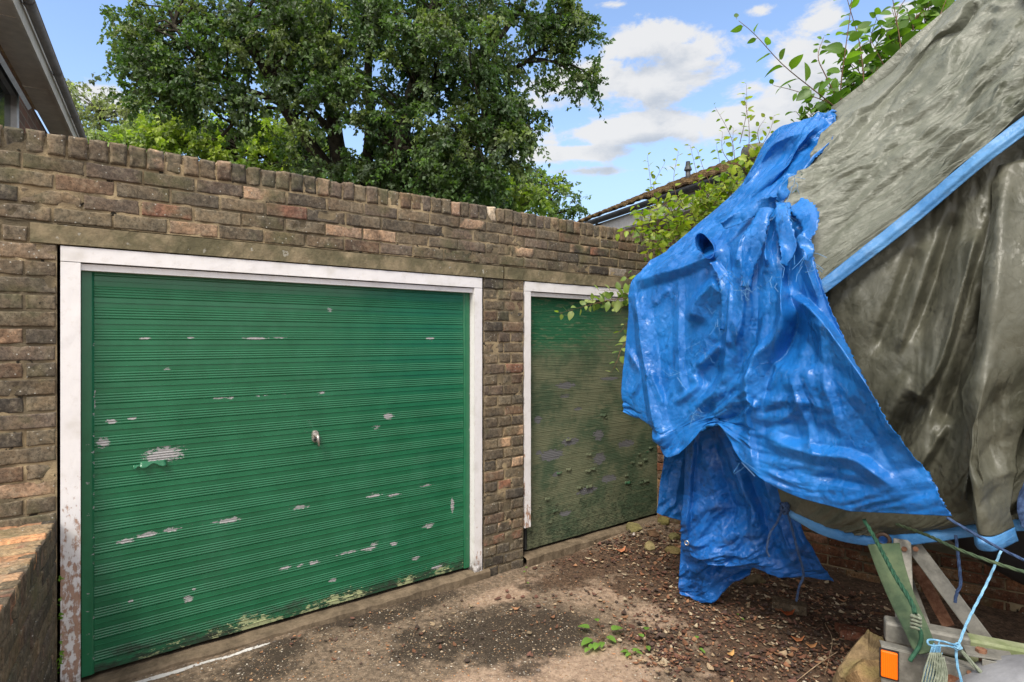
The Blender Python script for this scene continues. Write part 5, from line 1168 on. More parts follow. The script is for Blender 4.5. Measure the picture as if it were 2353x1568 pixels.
# unidentified grey drum beyond the top edge of the blue sheet
q = Pt(1742, 352, 4.8); ax_ = np.array([.93, .25, .26]); ax_ /= np.linalg.norm(ax_)
dr_ = thing('grey_drum', q, 'pale grey drum-shaped fender showing behind the top edge of the blue tarpaulin', 'cylinder')
V, Fq = lathe([(0, -.12), (.070, -.116), (.082, -.10), (.084, .0), (.065, .08), (.05, .12), (.045, .20), (.05, .22), (0, .225)], q, ax_, np.cross(ax_, np.array([0, 1, 0])) / np.linalg.norm(np.cross(ax_, [0, 1, 0]))); mb = MB(); mb.add(V, Fq); mb.build('body', M_galv, dr_, smooth=True)
V, Fq = lathe([(.083, -.105), (.087, -.10), (.087, -.085), (.083, -.08)], q, ax_, np.cross(ax_, np.array([0, 1, 0])) / np.linalg.norm(np.cross(ax_, [0, 1, 0]))); mb = MB(); mb.add(V, Fq); mb.build('rim_band', M_galv, dr_, smooth=True)

# ------------------------------------------------------------------ stones, bricks, litter, sticks, weeds
def stone(name, c, size, seed, color, label, cat='stone', group=None, sub=3, sharp=.5, rot=None):
    import bmesh
    bm = bmesh.new(); bmesh.ops.create_icosphere(bm, subdivisions=sub, radius=1.0); V = np.array([v.co[:] for v in bm.verts]); Fq = [tuple(v.index for v in f.verts) for f in bm.faces]; bm.free()
    r = np.random.RandomState(seed)
    for _ in range(11):                       # cut by random planes: broken faces
        n_ = r.randn(3); n_ /= np.linalg.norm(n_); h_ = r.uniform(.52, .85); d = V @ n_ - h_; V = V - np.clip(d, 0, None)[:, None] * n_ * .93
    V = V * (1 + (fbm(V, 3.5, 3, seed)[:, None] - .5) * .22)
    V = V * np.array(size)
    a = r.rand() * 6 if rot is None else rot; V = V @ np.array([[cos(a), sin(a), 0], [-sin(a), cos(a), 0], [0, 0, 1]])
    cc = np.asarray(c, float); V = V + cc
    o = mesh(name, V - cc, Fq, M_stone, None, {'col': np.tile(color, (len(V), 1))}, smooth=False); o.location = Vector([float(q) for q in cc])
    md = o.modifiers.new('b', 'BEVEL'); md.width = .003; md.segments = 1
    return tag(o, label, cat, group)
def onground(x, y):
    Y = 3.0
    for _ in range(30):
        X = (x - CX) / F * Y; g = float(gz(np.array([X]), np.array([Y]))[0]); Y = .5 * Y + .5 * (CH - g) * F / (y - HY)
    return np.array([(x - CX) / F * Y, Y, g])
ST = [((1458, 1212), (.080, .06, .055), (.23, .20, .10), 'largest mossy yellowish stone against the foot of the second door'),
      ((1528, 1196), (.085, .06, .05), (.17, .15, .06), 'mossy stone nearest the hanging corner of the blue tarpaulin, by the second door'),
      ((1492, 1250), (.075, .05, .035), (.34, .28, .15), 'flat pale yellow stone in the leaf litter, in front of the mossy stones'),
      ((1500, 1222), (.07, .05, .04), (.14, .085, .055), 'reddish brown brick piece between the mossy stones'),
      ((1548, 1262), (.07, .05, .035), (.22, .17, .08), 'brownish stone half under the blue tarpaulin'),
      ((1548, 1232), (.06, .05, .04), (.19, .17, .08), 'green tinged rubble lump left of the blue tarpaulin hem'),
      ((1406, 1208), (.03, .025, .02), (.13, .09, .06), 'small dark stone left of the largest mossy stone'),
      ((1735, 1330), (.11, .06, .04), (.12, .09, .06), 'long dark stone under the arch of the blue tarpaulin')]
for i, ((x, y), sz_, c_, lb) in enumerate(ST):
    g = onground(x, y + 8); stone('rubble_stone', g + EZ * sz_[2] * .35, sz_, 40 + i, c_, lb, 'stone', 'rubble by the second garage door' if i < 7 else None)
g = Pt(1975, 1500, 2.38); gg = float(gz(np.array([g[0]]), np.array([g[1]]))[0])
# slab leaning beside the trailer: built as a broken slab
def slab(name, pts, Y0, dY, th_, color, label, cat):
    P0 = [Pt(x, y, Y0 + dY * (y - pts[0][1]) / 100) for x, y in pts]; c = sum(P0) / len(P0); n_ = np.cross(P0[1] - P0[0], P0[2] - P0[0]); n_ /= np.linalg.norm(n_)
    if n_ @ c < 0: n_ = -n_
    fine = catmull(np.array(P0 + [P0[0]]), 60)[:-1]; fine = fine + (np.random.RandomState(4).rand(59, 3) - .5) * .006
    V = []; rings_ = [(.0, 0.0, 0), (.55, .0, 0), (.93, .004, 0), (1.0, .02, 0), (1.0, th_, 0)]
    for sc, dp, _ in rings_:
        R_ = c + (fine - c) * sc + n_ * dp; R_ = R_ + n_ * ((fbm(R_, 14, 3, 4) - .5) * .03)[:, None]; V.append(R_)
    V = np.concatenate(V); Fq = []
    for i in range(len(rings_) - 1):
        for j in range(59): Fq.append((i * 59 + j, i * 59 + (j + 1) % 59, (i + 1) * 59 + (j + 1) % 59, (i + 1) * 59 + j))
    Fq.append(tuple(range(4 * 59, 5 * 59)))
    return tag(mesh(name, V, Fq, M_stone, None, {'col': np.tile(color, (len(V), 1))}, smooth=False), label, cat)
slab('broken_slab', [(1996, 1440), (2040, 1470), (2046, 1530), (2000, 1560), (1960, 1560), (1930, 1530)], 2.42, -.16, .09, (.23, .165, .10), 'leaning yellowish broken concrete slab left of the amber reflector', 'slab')
slab('broken_slab', [(1985, 1512), (2030, 1518), (2052, 1560), (2060, 1610), (2010, 1600), (1968, 1545)], 2.18, -.10, .10, (.27, .175, .095), 'lower sandy stone block just below the amber reflector', 'stone')
stone('rubble_stone', Pt(1985, 1585, 2.2), (.06, .05, .05), 66, (.36, .30, .22), 'pale rubble lump cut by the bottom edge of the picture', 'stone')
# fallen brick in the shade
g = onground(1948, 1462); V, Fq, C = bricks([[0, .215, 0, .10]], g + EZ * .055, np.array([.97, -.2, -.12]), np.array([.2, .97, 0]), EZ, pal=np.array([(.15, .062, .040)]), seed=77, depth=.062, round_=.008)
V = V - np.array([.06, .03, .0]); tag(mesh('fallen_brick', V, Fq, M_brick, None, {'col': C}), 'whole dark red brick lying in the shade behind the leaning slab', 'brick')
g = onground(1775, 1402); V, Fq, C = bricks([[0, .19, 0, .09]], g + EZ * .05, np.array([.9, -.42, 0]), np.array([.42, .9, 0]), EZ, pal=np.array([(.09, .07, .05)]), seed=78, depth=.055, round_=.008)
tag(mesh('fallen_brick', V, Fq, M_brick, None, {'col': C}), 'blackish brick in the deep shade under the blue tarpaulin arch', 'brick')
# leaf litter
r = np.random.RandomState(12); LV = []; LC = []; LF = []; n0 = 0
pal_l = np.array([(.15, .068, .042), (.21, .10, .055), (.10, .050, .034), (.27, .14, .075), (.055, .036, .028), (.30, .22, .14), (.14, .068, .05), (.09, .055, .045), (.06, .042, .033), (.36, .29, .20)])
def leaf_on(P0, L, yaw, tilt, curl, colr, w=.45):
    global n0
    u = np.array([0, .35, .72, 1.0]); hw = np.array([.02, w, w * .75, .03]) * L; z = curl * L * (u - .5) ** 2 * 2
    d = np.array([cos(yaw) * cos(tilt), sin(yaw) * cos(tilt), sin(tilt)]); s = np.array([-sin(yaw), cos(yaw), 0]); n_ = np.cross(d, s)
    for i in range(4):
        for q in (-1, 0, 1): LV.append(P0 + d * L * (u[i] - .5) + s * hw[i] * q + n_ * (z[i] + abs(q) * hw[i] * .5 * curl)); LC.append(colr)
    for i in range(3):
        for q in range(2): LF.append((n0 + i * 3 + q, n0 + i * 3 + q + 1, n0 + i * 3 + q + 4, n0 + i * 3 + q + 3))
    n0 += 12
cl = [(1440, 1262, 110, 30, 500), (1400, 1300, 90, 30, 160), (1520, 1300, 80, 40, 380), (1560, 1370, 120, 45, 420), (1700, 1330, 110, 35, 420), (1850, 1370, 160, 35, 700), (1800, 1440, 150, 60, 420), (1900, 1530, 160, 60, 700), (1620, 1440, 160, 40, 420),
      (1260, 1300, 70, 14, 60), (1540, 1520, 60, 40, 260), (1480, 1475, 60, 30, 110), (1700, 1540, 150, 30, 200), (1050, 1450, 300, 70, 120), (1330, 1390, 150, 40, 90), (1960, 1420, 100, 40, 250), (760, 1500, 260, 50, 50), (1560, 1250, 60, 30, 200)]
for cx, cy, rx, ry, n_ in cl:
    for _ in range(int(n_ * 1.35)):
        x, y = cx + r.randn() * rx * .6, cy + r.randn() * ry * .6
        if y < 1215 or r.rand() < .05: continue
        Y = (CH + .12) * F / (y - HY); X = (x - CX) / F * Y
        s1, d1 = toW(np.array([[X, Y, 0]]))
        if d1[0] < .05: continue
        L = min(.055, r.exponential(.011) + .008); c_ = pal_l[r.randint(len(pal_l))] * r.uniform(.7, 1.3)
        leaf_on(np.array([X, Y, float(gz(np.array([X]), np.array([Y]))[0]) + .004 + abs(r.randn()) * .005]), L, r.rand() * 6.3, r.randn() * .15, r.uniform(.05, .8), c_, r.uniform(.20, .42))
tag(mesh('leaf_litter', LV, LF, M_litter, None, {'col': np.array(LC)}, smooth=False), 'dead brown leaf litter scattered over the soil and driveway', 'leaf litter', kind='stuff')
# larger single leaves the photograph shows
for (x, y, L, yaw, c_, lb) in ((1428, 1273, .085, .3, (.50, .20, .10), 'large curled orange brown dead leaf right of the twig'), (1560, 1263, .06, .2, (.42, .22, .12), 'pale orange dead leaf with a long stalk, left of the blue tarpaulin'), (1680, 1585, .05, .9, (.45, .26, .10), 'ochre curled leaf near the bottom edge'),
    (1680, 1512, .05, .5, (.50, .28, .10), 'ochre upright dead leaf on the slab joint'), (1835, 1480, .07, -.3, (.45, .17, .07), 'pointed orange leaf lying on the dark soil, left one of a pair'), (1812, 1420, .085, -.2, (.32, .07, .02), 'dark rust red leaf in the shade'), (1866, 1494, .06, -.2, (.50, .24, .10), 'pointed orange leaf lying on the dark soil, right one of a pair'), (1455, 1235, .045, 1.0, (.48, .42, .38), 'small pale grey scrap by the second door')):
    LV, LC, LF, n0 = [], [], [], 0; g = onground(x, y); leaf_on(np.zeros(3), L, yaw, .15, .9, c_, .3)
    o = mesh('dead_leaf', LV, LF, M_litter, None, {'col': np.array(LC)}, smooth=True, solid=.001); o.location = Vector([float(q) for q in g + EZ * .012]); tag(o, lb, 'leaf', 'large dead leaves on the ground')
# gravel: small stones
r = np.random.RandomState(5); GV = []; GF = []; GC = []; n0 = 0
oct_ = np.array([(1, 0, 0), (0, 1, 0), (-1, 0, 0), (0, -1, 0), (0, 0, .7), (0, 0, -.5), (.7, .7, .1), (-.7, .7, 0), (-.7, -.7, .1), (.7, -.7, 0)]); of = [(0, 6, 4), (6, 1, 4), (1, 7, 4), (7, 2, 4), (2, 8, 4), (8, 3, 4), (3, 9, 4), (9, 0, 4)]
for _ in range(4200):
    y = 1300 + r.rand() ** .8 * 290; x = r.uniform(330, 2050)
    Y = (CH + .11) * F / (y - HY); X = (x - CX) / F * Y; s1, d1 = toW(np.array([[X, Y, 0]]))
    if d1[0] < .05 or (x > 1500 and r.rand() < .8): continue
    sz_ = abs(r.randn()) * .0022 + .0018; a = r.rand() * 6; V = oct_ * (r.uniform(.6, 1.3, 3) * sz_) * (1 + .25 * r.randn(10, 1)); V = V @ np.array([[cos(a), sin(a), 0], [-sin(a), cos(a), 0], [0, 0, 1]]) + np.array([X, Y, float(gz(np.array([X]), np.array([Y]))[0]) + sz_ * .25])
    GV.append(V); GF += [tuple(i + n0 for i in f) for f in of]; n0 += 10; c_ = [(.36, .28, .20), (.26, .18, .11), (.45, .40, .33), (.20, .15, .10), (.40, .20, .10), (.16, .13, .11)][r.randint(6)]; GC.append(np.tile(c_, (10, 1)))
tag(mesh('gravel', np.concatenate(GV), GF, M_litter, None, {'col': np.concatenate(GC)}, smooth=False), 'loose gravel and grit over the worn concrete', 'gravel', kind='stuff')
# sticks
def stick(pts, r0, label, mat=M_wood):
    c = catmull(np.array([onground(x, y) + EZ * (.01 + h_) for x, y, h_ in pts]), 24); mb = MB(); mb.tube(c, np.interp(np.linspace(0, 1, 24), [0, .5, 1], [r0 * .4, r0, r0 * .8]), 7)
    tag(mb.build('twig', mat, None, smooth=True), label, 'twig', 'fallen twigs')
stick([(1283, 1232, 0), (1310, 1240, .004), (1325, 1240, .006), (1368, 1254, .006)], .007, 'thick pale twig lying in front of the second door')
stick([(1495, 1257, .01), (1560, 1257, .015), (1610, 1260, .01)], .0022, 'thin straight stalk in the leaf litter left of the blue tarpaulin')
stick([(1830, 1575, .01), (1880, 1545, .03), (1925, 1515, .03)], .0026, 'thin twig crossing the soil left of the leaning slab')
stick([(1895, 1560, .01), (1905, 1530, .03), (1912, 1480, .02), (1895, 1440, .01)], .0018, 'arched wiry stalk standing on the soil left of the leaning slab')
stick([(460, 1410 + 60, 0.0), (505, 1462, 0.0)], .003, 'short straw lying by the first door threshold')
# weeds
def big_leaf(P0, d, up_, L, wd, col_, acc, fold=.25, curve=.25, nseg=7):
    d = d / np.linalg.norm(d); s = np.cross(d, up_); s /= np.linalg.norm(s) + 1e-9; n_ = np.cross(s, d)
    u = np.linspace(0, 1, nseg); hw = wd * np.sin(pi * u ** .72) ** .75; hw[-1] = 0; hw[0] = .002; base = len(acc['V'])
    for i in range(nseg):
        for q in (-1, 0, 1):
            acc['V'].append(P0 + d * L * u[i] - n_ * curve * L * u[i] ** 2 + s * hw[i] * q + n_ * fold * hw[i] * abs(q)); acc['C'].append(col_ * (1.0 if q else 1.12))
    for i in range(nseg - 1):
        for q in range(2): acc['F'].append((base + i * 3 + q, base + i * 3 + q + 1, base + i * 3 + q + 4, base + i * 3 + q + 3))
def weed(x, y, leaves, label, sc=1.0):
    g = onground(x, y); t = thing('weed', g, label, 'weed', 'weeds in the driveway'); acc = dict(V=[], F=[], C=[]); mb = MB()
    for dx, dy, L, hh in leaves:
        e = onground(x + dx, y + dy) + EZ * (.02 + hh); c_ = g + EZ * .005; dirn = e - c_; ln = np.linalg.norm(dirn); b_ = c_ + dirn * max(0, 1 - L / ln)
        mb.tube([c_, (c_ + b_) / 2 + EZ * .012, b_ + EZ * .01], .0016, 5); dd = e - b_; dd[2] = .1 * L
        big_leaf(b_ + EZ * .012, dd, EZ, L, L * .33, np.array((.16, .30, .055)) * rnd.uniform(.85, 1.2), acc)
    mesh('leaves', acc['V'], acc['F'], M_leaf2, t, {'col': np.array(acc['C'])}); mb.build('stalk', M_twig, t, smooth=True)
weed(1388, 1470, [(-60, -20, .075, .02), (-20, -28, .045, .04), (42, -16, .085, .03), (26, 14, .065, .02), (-52, 22, .08, .01), (-22, 34, .06, .01), (-6, 30, .05, .01), (-34, 32, .05, .0), (-44, 40, .04, .0)], 'largest weed with broad pale green leaves in the middle of the driveway')
weed(1482, 1488, [(-10, -10, .045, .05), (4, -22, .05, .06), (10, 18, .04, .01)], 'weed with one upright leaf right of the largest weed')
weed(1452, 1508, [(-26, 0, .045, .01), (16, -6, .05, .02), (-14, 8, .04, .0), (24, 6, .035, .01)], 'low two-leaved weed below and right of the largest weed')
weed(1606, 1498, [(-6, -18, .035, .03), (8, 6, .03, .01), (14, 14, .025, .0)], 'tiny weed seedling at the edge of the soil')
weed(1700, 1430, [(-6, -8, .02, .01), (8, 4, .022, .01)], 'tiny weed in the soil left of the dark red brick')
weed(1208, 1342, [(-4, -14, .03, .03), (2, -20, .03, .04), (6, 8, .02, 0)], 'grassy seedling in front of the brick pier')
#--PART4--
# ------------------------------------------------------------------ trees and shrubs
def leaf_mass(centers, dirs, L, wd, cols, seed=0):
    """many small folded leaves (numpy): centres, pointing directions, sizes, colours"""
    n = len(centers); r = np.random.RandomState(seed); d = dirs / (np.linalg.norm(dirs, axis=1)[:, None] + 1e-9)
    up = r.randn(n, 3); up[:, 2] += 1.0; s = np.cross(d, up); s /= np.linalg.norm(s, axis=1)[:, None] + 1e-9; nn = np.cross(s, d)
    L = L[:, None]; w = wd[:, None]
    V = np.stack([centers, centers + d * L * .42 + s * w + nn * w * .35, centers + d * L - nn * L * .15, centers + d * L * .42 - s * w + nn * w * .35, centers + d * L * .5], 1)
    Fq = np.array([(0, 1, 4, 4), (1, 2, 4, 4), (2, 3, 4, 4), (3, 0, 4, 4)])[:, :3]
    Fc = (np.arange(n)[:, None, None] * 5 + Fq[None]).reshape(-1, 3)
    return V.reshape(-1, 3), Fc, np.repeat(cols, 5, axis=0)
def crown(name, clumps, nleaf, L, base_cols, parent, seed, droop=.5, twigs=5, mat=None, spread=1.0, twig_len=1.0, flat=.75):
    """clumps: (centre, radius). each clump is several sprays; leaves sit along the sprays"""
    r = np.random.RandomState(seed); Cn = []; Dr = []; Cl = []; tw = MB(); 
    for c, R_ in clumps:
        tone = base_cols[r.randint(len(base_cols))] * r.uniform(.75, 1.3)
        for _ in range(twigs):
            d = r.randn(3); d[2] *= flat; d /= np.linalg.norm(d); st_ = c + r.randn(3) * R_ * .18; ln = R_ * r.uniform(.6, 1.25) * twig_len
            t = r.rand(nleaf) ** .8; sag = np.array([0, 0, -1.0]) * droop * ln
            pts = st_ + d * (t * ln)[:, None] + sag * (t ** 2)[:, None] + r.randn(nleaf, 3) * R_ * .085 * spread
            Cn.append(pts); dd = d * .6 + r.randn(nleaf, 3) * .55; dd[:, 2] -= .25 + droop * .5; Dr.append(dd); Cl.append(np.tile(tone * r.uniform(.85, 1.15), (nleaf, 1)) * r.uniform(.75, 1.25, (nleaf, 1)))
            if r.rand() < .6: tw.tube([st_ + d * q * ln + sag * q * q for q in (0, .33, .66, 1)], [R_ * .02, R_ * .015, R_ * .01, R_ * .004], 3, caps=False)
    Cn = np.concatenate(Cn); Dr = np.concatenate(Dr); Cl = np.concatenate(Cl); n = len(Cn)
    Ls = L * r.uniform(.65, 1.25, n); V, Fc, C = leaf_mass(Cn, Dr, Ls, Ls * .36, Cl, seed)
    o = mesh(name, V, Fc, mat or M_leaf, parent, {'col': C}, smooth=False)
    tw.build('twigs', M_bark, parent)['kind'] = 'stuff'
    return o
def limb_path(pts, n=16): return catmull(np.array([Pt(*p_) for p_ in pts]), n)
r = np.random.RandomState(21)
# --- the big tree
bt = thing('broadleaf_tree', (Pt(780, 560, 12)[0], 12, -.1), 'huge dark green broadleaf tree filling the sky above the garage wall', 'tree')
mb = MB(); trunk_pts = []
for pts, r0, r1 in (([(790, 1100, 12), (785, 700, 12), (782, 440, 12), (768, 300, 12), (758, 160, 12), (742, 20, 12.1), (735, -160, 12.2)], .24, .08), ([(800, 620, 12), (815, 480, 12.1), (840, 380, 12.2), (850, 250, 12.3), (842, 120, 12.4), (850, -80, 12.6)], .17, .06),
                    ([(880, 700, 12), (890, 480, 11.9), (905, 380, 11.8), (930, 270, 11.7), (955, 165, 11.7), (985, 60, 11.6), (1010, -80, 11.5)], .20, .08), ([(760, 400, 12), (715, 335, 11.7), (650, 240, 11.4), (610, 170, 11.2), (560, 70, 11), (520, -60, 10.8)], .15, .06),
                    ([(930, 270, 11.7), (1000, 200, 11.8), (1080, 150, 12), (1170, 60, 12.3), (1230, -30, 12.5)], .10, .04), ([(1100, 140, 12), (1160, 160, 12.1), (1240, 120, 12.2), (1320, 40, 12.3)], .06, .02), ([(760, 300, 12), (700, 220, 12.2), (640, 60, 12.6)], .10, .05),
                    ([(650, 240, 11.4), (560, 210, 11.2), (470, 150, 11), (400, 60, 10.8)], .07, .03), ([(880, 330, 11.9), (960, 340, 11.6), (1050, 330, 11.4), (1130, 300, 11.2)], .07, .02), ([(560, 210, 11.2), (480, 240, 11), (400, 230, 11), (320, 190, 11)], .05, .015), ([(500, 310, 11), (560, 260, 11.2), (640, 250, 11.4)], .03, .03)):
    c = limb_path(pts, 22); c = c + (np.stack([fbm(c + q * 7, .9, 2, q) for q in range(3)], 1) - .5) * .16; trunk_pts.append(c); mb.tube(c, np.linspace(r0, r1, 22), 12)
mb.build('trunk', M_bark, bt, smooth=True)
ell = [  # px centre, radii, distance, thickness in depth, number of clumps
    (430, 90, 150, 90, 11.2, .9, 52), (370, 190, 95, 60, 11, .6, 24), (300, 60, 55, 60, 10.9, .5, 12), (330, 140, 70, 70, 11, .6, 18), (470, 215, 130, 45, 11.2, .8, 30), (620, 60, 140, 70, 11.4, 1.2, 60), (780, 40, 160, 60, 11.5, 1.3, 66), (950, 60, 140, 70, 11.4, 1.2, 60), (1110, 60, 130, 70, 11.8, 1.0, 48),
    (740, 150, 70, 80, 10.9, .5, 26), (660, 150, 70, 50, 12.6, .6, 22), (800, 200, 60, 80, 10.7, .4, 20), (930, 200, 70, 60, 12.5, .7, 22), (1040, 180, 90, 70, 11.4, .9, 34), (1140, 170, 70, 60, 11.6, .6, 22), (1130, 260, 90, 45, 11.3, .7, 26), (1060, 330, 120, 55, 11.4, 1.0, 46), (1170, 330, 60, 40, 11.2, .5, 15), (960, 400, 130, 50, 11.6, 1.1, 46),
    (900, 320, 70, 60, 12.6, .8, 26), (700, 330, 50, 60, 12.8, .8, 16), (780, 400, 90, 40, 13.0, .8, 26), (1080, 420, 90, 35, 11.4, .8, 28), (570, 285, 50, 30, 11.4, .6, 7), (1280, 30, 70, 40, 12.2, .5, 18), (1340, 80, 45, 50, 12.2, .4, 13), (1340, 170, 34, 45, 12.1, .3, 9), (1290, 130, 40, 40, 12.1, .3, 7), (1240, 90, 50, 60, 12.2, .5, 12), (1220, 280, 30, 30, 11.2, .3, 5), (1140, 380, 60, 30, 11.3, .5, 12), (1230, 200, 24, 18, 11.8, .3, 3),
    (720, 260, 60, 50, 10.9, .3, 7), (820, 380, 110, 40, 10.9, .3, 12), (900, 230, 70, 60, 10.9, .3, 9), (600, 190, 90, 50, 10.7, .3, 10), (980, 120, 90, 60, 10.9, .3, 8)]
def clumps_from(ell, rr_, seed, jitter=1.0, rmin=.26, rmax=.5):
    q = np.random.RandomState(seed); out = []
    for cx, cy, rx, ry, Y, tY, n_ in ell:
        for _ in range(n_):
            while True:
                a, b = q.uniform(-1, 1, 2)
                if a * a + b * b < 1: break
            YY = Y + q.uniform(-1, 1) * tY; out.append((Pt(cx + a * rx, cy + b * ry, YY), q.uniform(rmin, rmax) * rr_))
    return out
def off_frame(clx):  # crown continues above the picture
    q = np.random.RandomState(2)
    for _ in range(150): clx.append((Pt(q.uniform(330, 1250), q.uniform(-420, -20), 11.6 + q.randn() * .9), q.uniform(.4, .7)))
    return clx
ell = [e_[:6] + (int(e_[6] * .85),) for e_ in ell]
crown('crown', off_frame(clumps_from(ell, 1.0, 3)), 26, .09, np.array([(.070, .125, .036), (.086, .145, .042), (.052, .10, .032), (.15, .20, .07), (.11, .155, .085)]), bt, 4, droop=.5, twigs=5)
mb = MB(); cl_ = clumps_from(ell, 1.0, 3); allp = np.concatenate(trunk_pts); q_ = np.random.RandomState(9)
for c, R_ in cl_[::2]:
    dd = np.linalg.norm(allp - c, axis=1) + .8 * np.maximum(0, allp[:, 2] - c[2] + .2); i = dd.argmin(); p0 = allp[i]; m_ = (p0 + c) / 2 + q_.randn(3) * .12 + EZ * .12
    mb.tube(catmull(np.array([p0, m_, c]), 7), np.linspace(.028, .008, 7), 5, caps=False)
mb.build('branches', M_bark, bt, smooth=True)
def tree(name, label, Y, trunk, ell, L, cols, seed, nleaf=22, twigs=5, r0=.12, droop=.25, rr_=1.0, mat=None, cat='tree', grp=None):
    t = thing(name, (float(Pt(trunk[0][0], 600, Y)[0]), Y, -.1), label, cat, grp); mb = MB(); cl_ = clumps_from(ell, rr_, seed)
    base = Pt(*trunk[0]); base[2] = -.1; path = catmull(np.array([base] + [Pt(*p_) for p_ in trunk[1:]]), 16); mb.tube(path, np.linspace(r0, r0 * .3, 16), 8)
    for c, R_ in cl_:
        dd = np.linalg.norm(path - c, axis=1) + .6 * np.maximum(0, path[:, 2] - c[2]); p0 = path[dd.argmin()]; mb.tube(catmull(np.array([p0, (p0 + c) / 2 + EZ * .1, c]), 6), np.linspace(r0 * .25, r0 * .05, 6), 4, caps=False)
    mb.build('trunk', M_bark, t, smooth=True)
    crown('crown', cl_, nleaf, L, np.array(cols), t, seed + 1, droop=droop, twigs=twigs, mat=mat)
    return t
yg = [(.20, .27, .040), (.25, .31, .05), (.16, .235, .035), (.13, .20, .04)]
tree('hedge_tree', 'bright yellow green leafy tree low behind the garage wall, left of the dark trunk', 17, [(560, 600, 17), (560, 420, 17), (540, 320, 17)], [(420, 318, 110, 46, 17, 1.5, 40), (550, 335, 110, 55, 17, 1.5, 44), (640, 400, 120, 40, 17, 1.5, 30), (640, 300, 60, 40, 17.5, 1, 12), (350, 310, 50, 30, 17, 1, 10), (720, 330, 40, 50, 17.5, .8, 8)], .16, yg, 31, nleaf=18, twigs=6, rr_=1.4)
tree('hedge_tree', 'light green tree seen low between the big trunk and the small pale tree', 18, [(1160, 600, 18), (1150, 440, 18), (1140, 380, 18)], [(1190, 455, 80, 30, 17.6, 1, 22), (1100, 450, 80, 35, 18, 1, 18), (1000, 430, 90, 40, 18, 1, 18), (860, 400, 60, 50, 18, 1, 12), (1130, 400, 60, 30, 18, 1, 10)], .15, yg, 33, nleaf=18, twigs=5, rr_=1.3)
tree('shade_foliage', 'dense foliage coloured dark for the shade inside the big tree, at its foot', 14, [(960, 600, 14), (960, 480, 14), (950, 420, 14)], [(900, 430, 130, 40, 13.5, .8, 40), (1050, 450, 110, 35, 13.5, .8, 30), (980, 350, 110, 50, 13.8, .8, 26)], .12, [(.022, .050, .014), (.030, .062, .018)], 35, nleaf=20, twigs=6, rr_=1.0, cat='tree')  # dark leaf mass added to paint the shade inside the big tree
pale = [(.23, .26, .15), (.27, .29, .17), (.20, .23, .13)]  # leaf colours washed out to stand in for haze
tree('distant_tree', 'tree with leaf colour paled for haze, between the house eaves and the big tree', 26, [(210, 620, 26), (225, 400, 26), (230, 260, 26)], [(190, 250, 60, 60, 26, 1.5, 16), (260, 270, 70, 55, 26, 1.5, 18), (330, 280, 60, 45, 26, 1.5, 14), (170, 220, 30, 30, 26, 1, 5)], .17, pale, 37, nleaf=13, twigs=5, rr_=1.4, r0=.1)
tree('distant_tree', 'rounded soft green tree just above the wall coping near the house eaves', 22, [(240, 620, 22), (250, 420, 22), (255, 330, 22)], [(235, 320, 60, 32, 22, 1.5, 24), (310, 325, 60, 32, 22, 1.5, 24), (280, 345, 110, 25, 22, 1.5, 24), (370, 335, 50, 30, 22, 1, 12)], .13, [(.21, .28, .10), (.25, .31, .13)], 39, nleaf=24, twigs=6, rr_=1.2, r0=.1)
tree('distant_tree', 'small airy pale green tree standing alone left of the bungalow roof', 20, [(1262, 620, 20), (1265, 500, 20), (1258, 440, 20), (1250, 400, 20)], [(1225, 420, 42, 28, 20, .8, 13), (1285, 425, 36, 25, 20, .8, 9), (1240, 470, 60, 30, 20, .8, 15), (1320, 470, 32, 18, 20, .6, 8), (1190, 440, 35, 40, 20, .8, 9), (1300, 500, 45, 14, 20, .6, 7), (1215, 395, 24, 12, 20, .5, 4)], .12, [(.12, .19, .06), (.15, .22, .08), (.10, .165, .055)], 41, nleaf=13, twigs=4, rr_=.85, r0=.09)

# --- shrub with oval leaves beside and above the tarpaulins
def sprays(name, label, base, stems, cols, L0, seed, grp=None, dens=1.0, cat='shrub', thick=.004):
    t = thing(name, base, label, cat, grp); acc = dict(V=[], F=[], C=[]); mb = MB(); q = np.random.RandomState(seed)
    for pts, L, gap in stems:
        c = catmull(np.array([Pt(*p_) for p_ in pts]), 60); seg = np.linalg.norm(np.diff(c, axis=0), axis=1); S_ = np.concatenate([[0], np.cumsum(seg)]); tot = S_[-1]
        mb.tube(c[::3], np.linspace(thick, thick * .3, len(c[::3])), 6); n_ = int(tot / gap * dens); side = 1
        for i in range(n_ + 1):
            s = tot * (i + .3 + q.rand() * .4) / (n_ + .8); f_ = min(s / tot, 1)
            P0 = np.array([np.interp(s, S_, c[:, k_]) for k_ in range(3)]); T = np.array([np.interp(min(s + .01, tot), S_, c[:, k_]) for k_ in range(3)]) - np.array([np.interp(max(s - .01, 0), S_, c[:, k_]) for k_ in range(3)]); T /= np.linalg.norm(T) + 1e-9
            view = P0 - np.array([0, 0, CH]); view /= np.linalg.norm(view); Sd = np.cross(T, view); Sd /= np.linalg.norm(Sd) + 1e-9; side = -side
            d = Sd * side * q.uniform(.6, 1.1) + T * q.uniform(.2, .9) + view * q.randn() * .5; d[2] -= q.uniform(-.1, .35)
            up_ = EZ * .8 - view * q.uniform(-.4, 1.0) + q.randn(3) * .35; Ls = L * q.uniform(.6, 1.15) * (1 - .35 * f_ ** 3); pt_ = d / np.linalg.norm(d) * .012
            mb.tube([P0, P0 + pt_], .0012, 4, caps=False)
            big_leaf(P0 + pt_, d, up_, Ls, Ls * q.uniform(.30, .37), np.array(cols[q.randint(len(cols))]) * q.uniform(.8, 1.25), acc, fold=q.uniform(.05, .4), curve=q.uniform(0, .4))
    mesh('leaves', acc['V'], acc['F'], M_leaf2, t, {'col': np.array(acc['C'])}, smooth=True); mb.build('stems', M_twig, t, smooth=True)
    return t
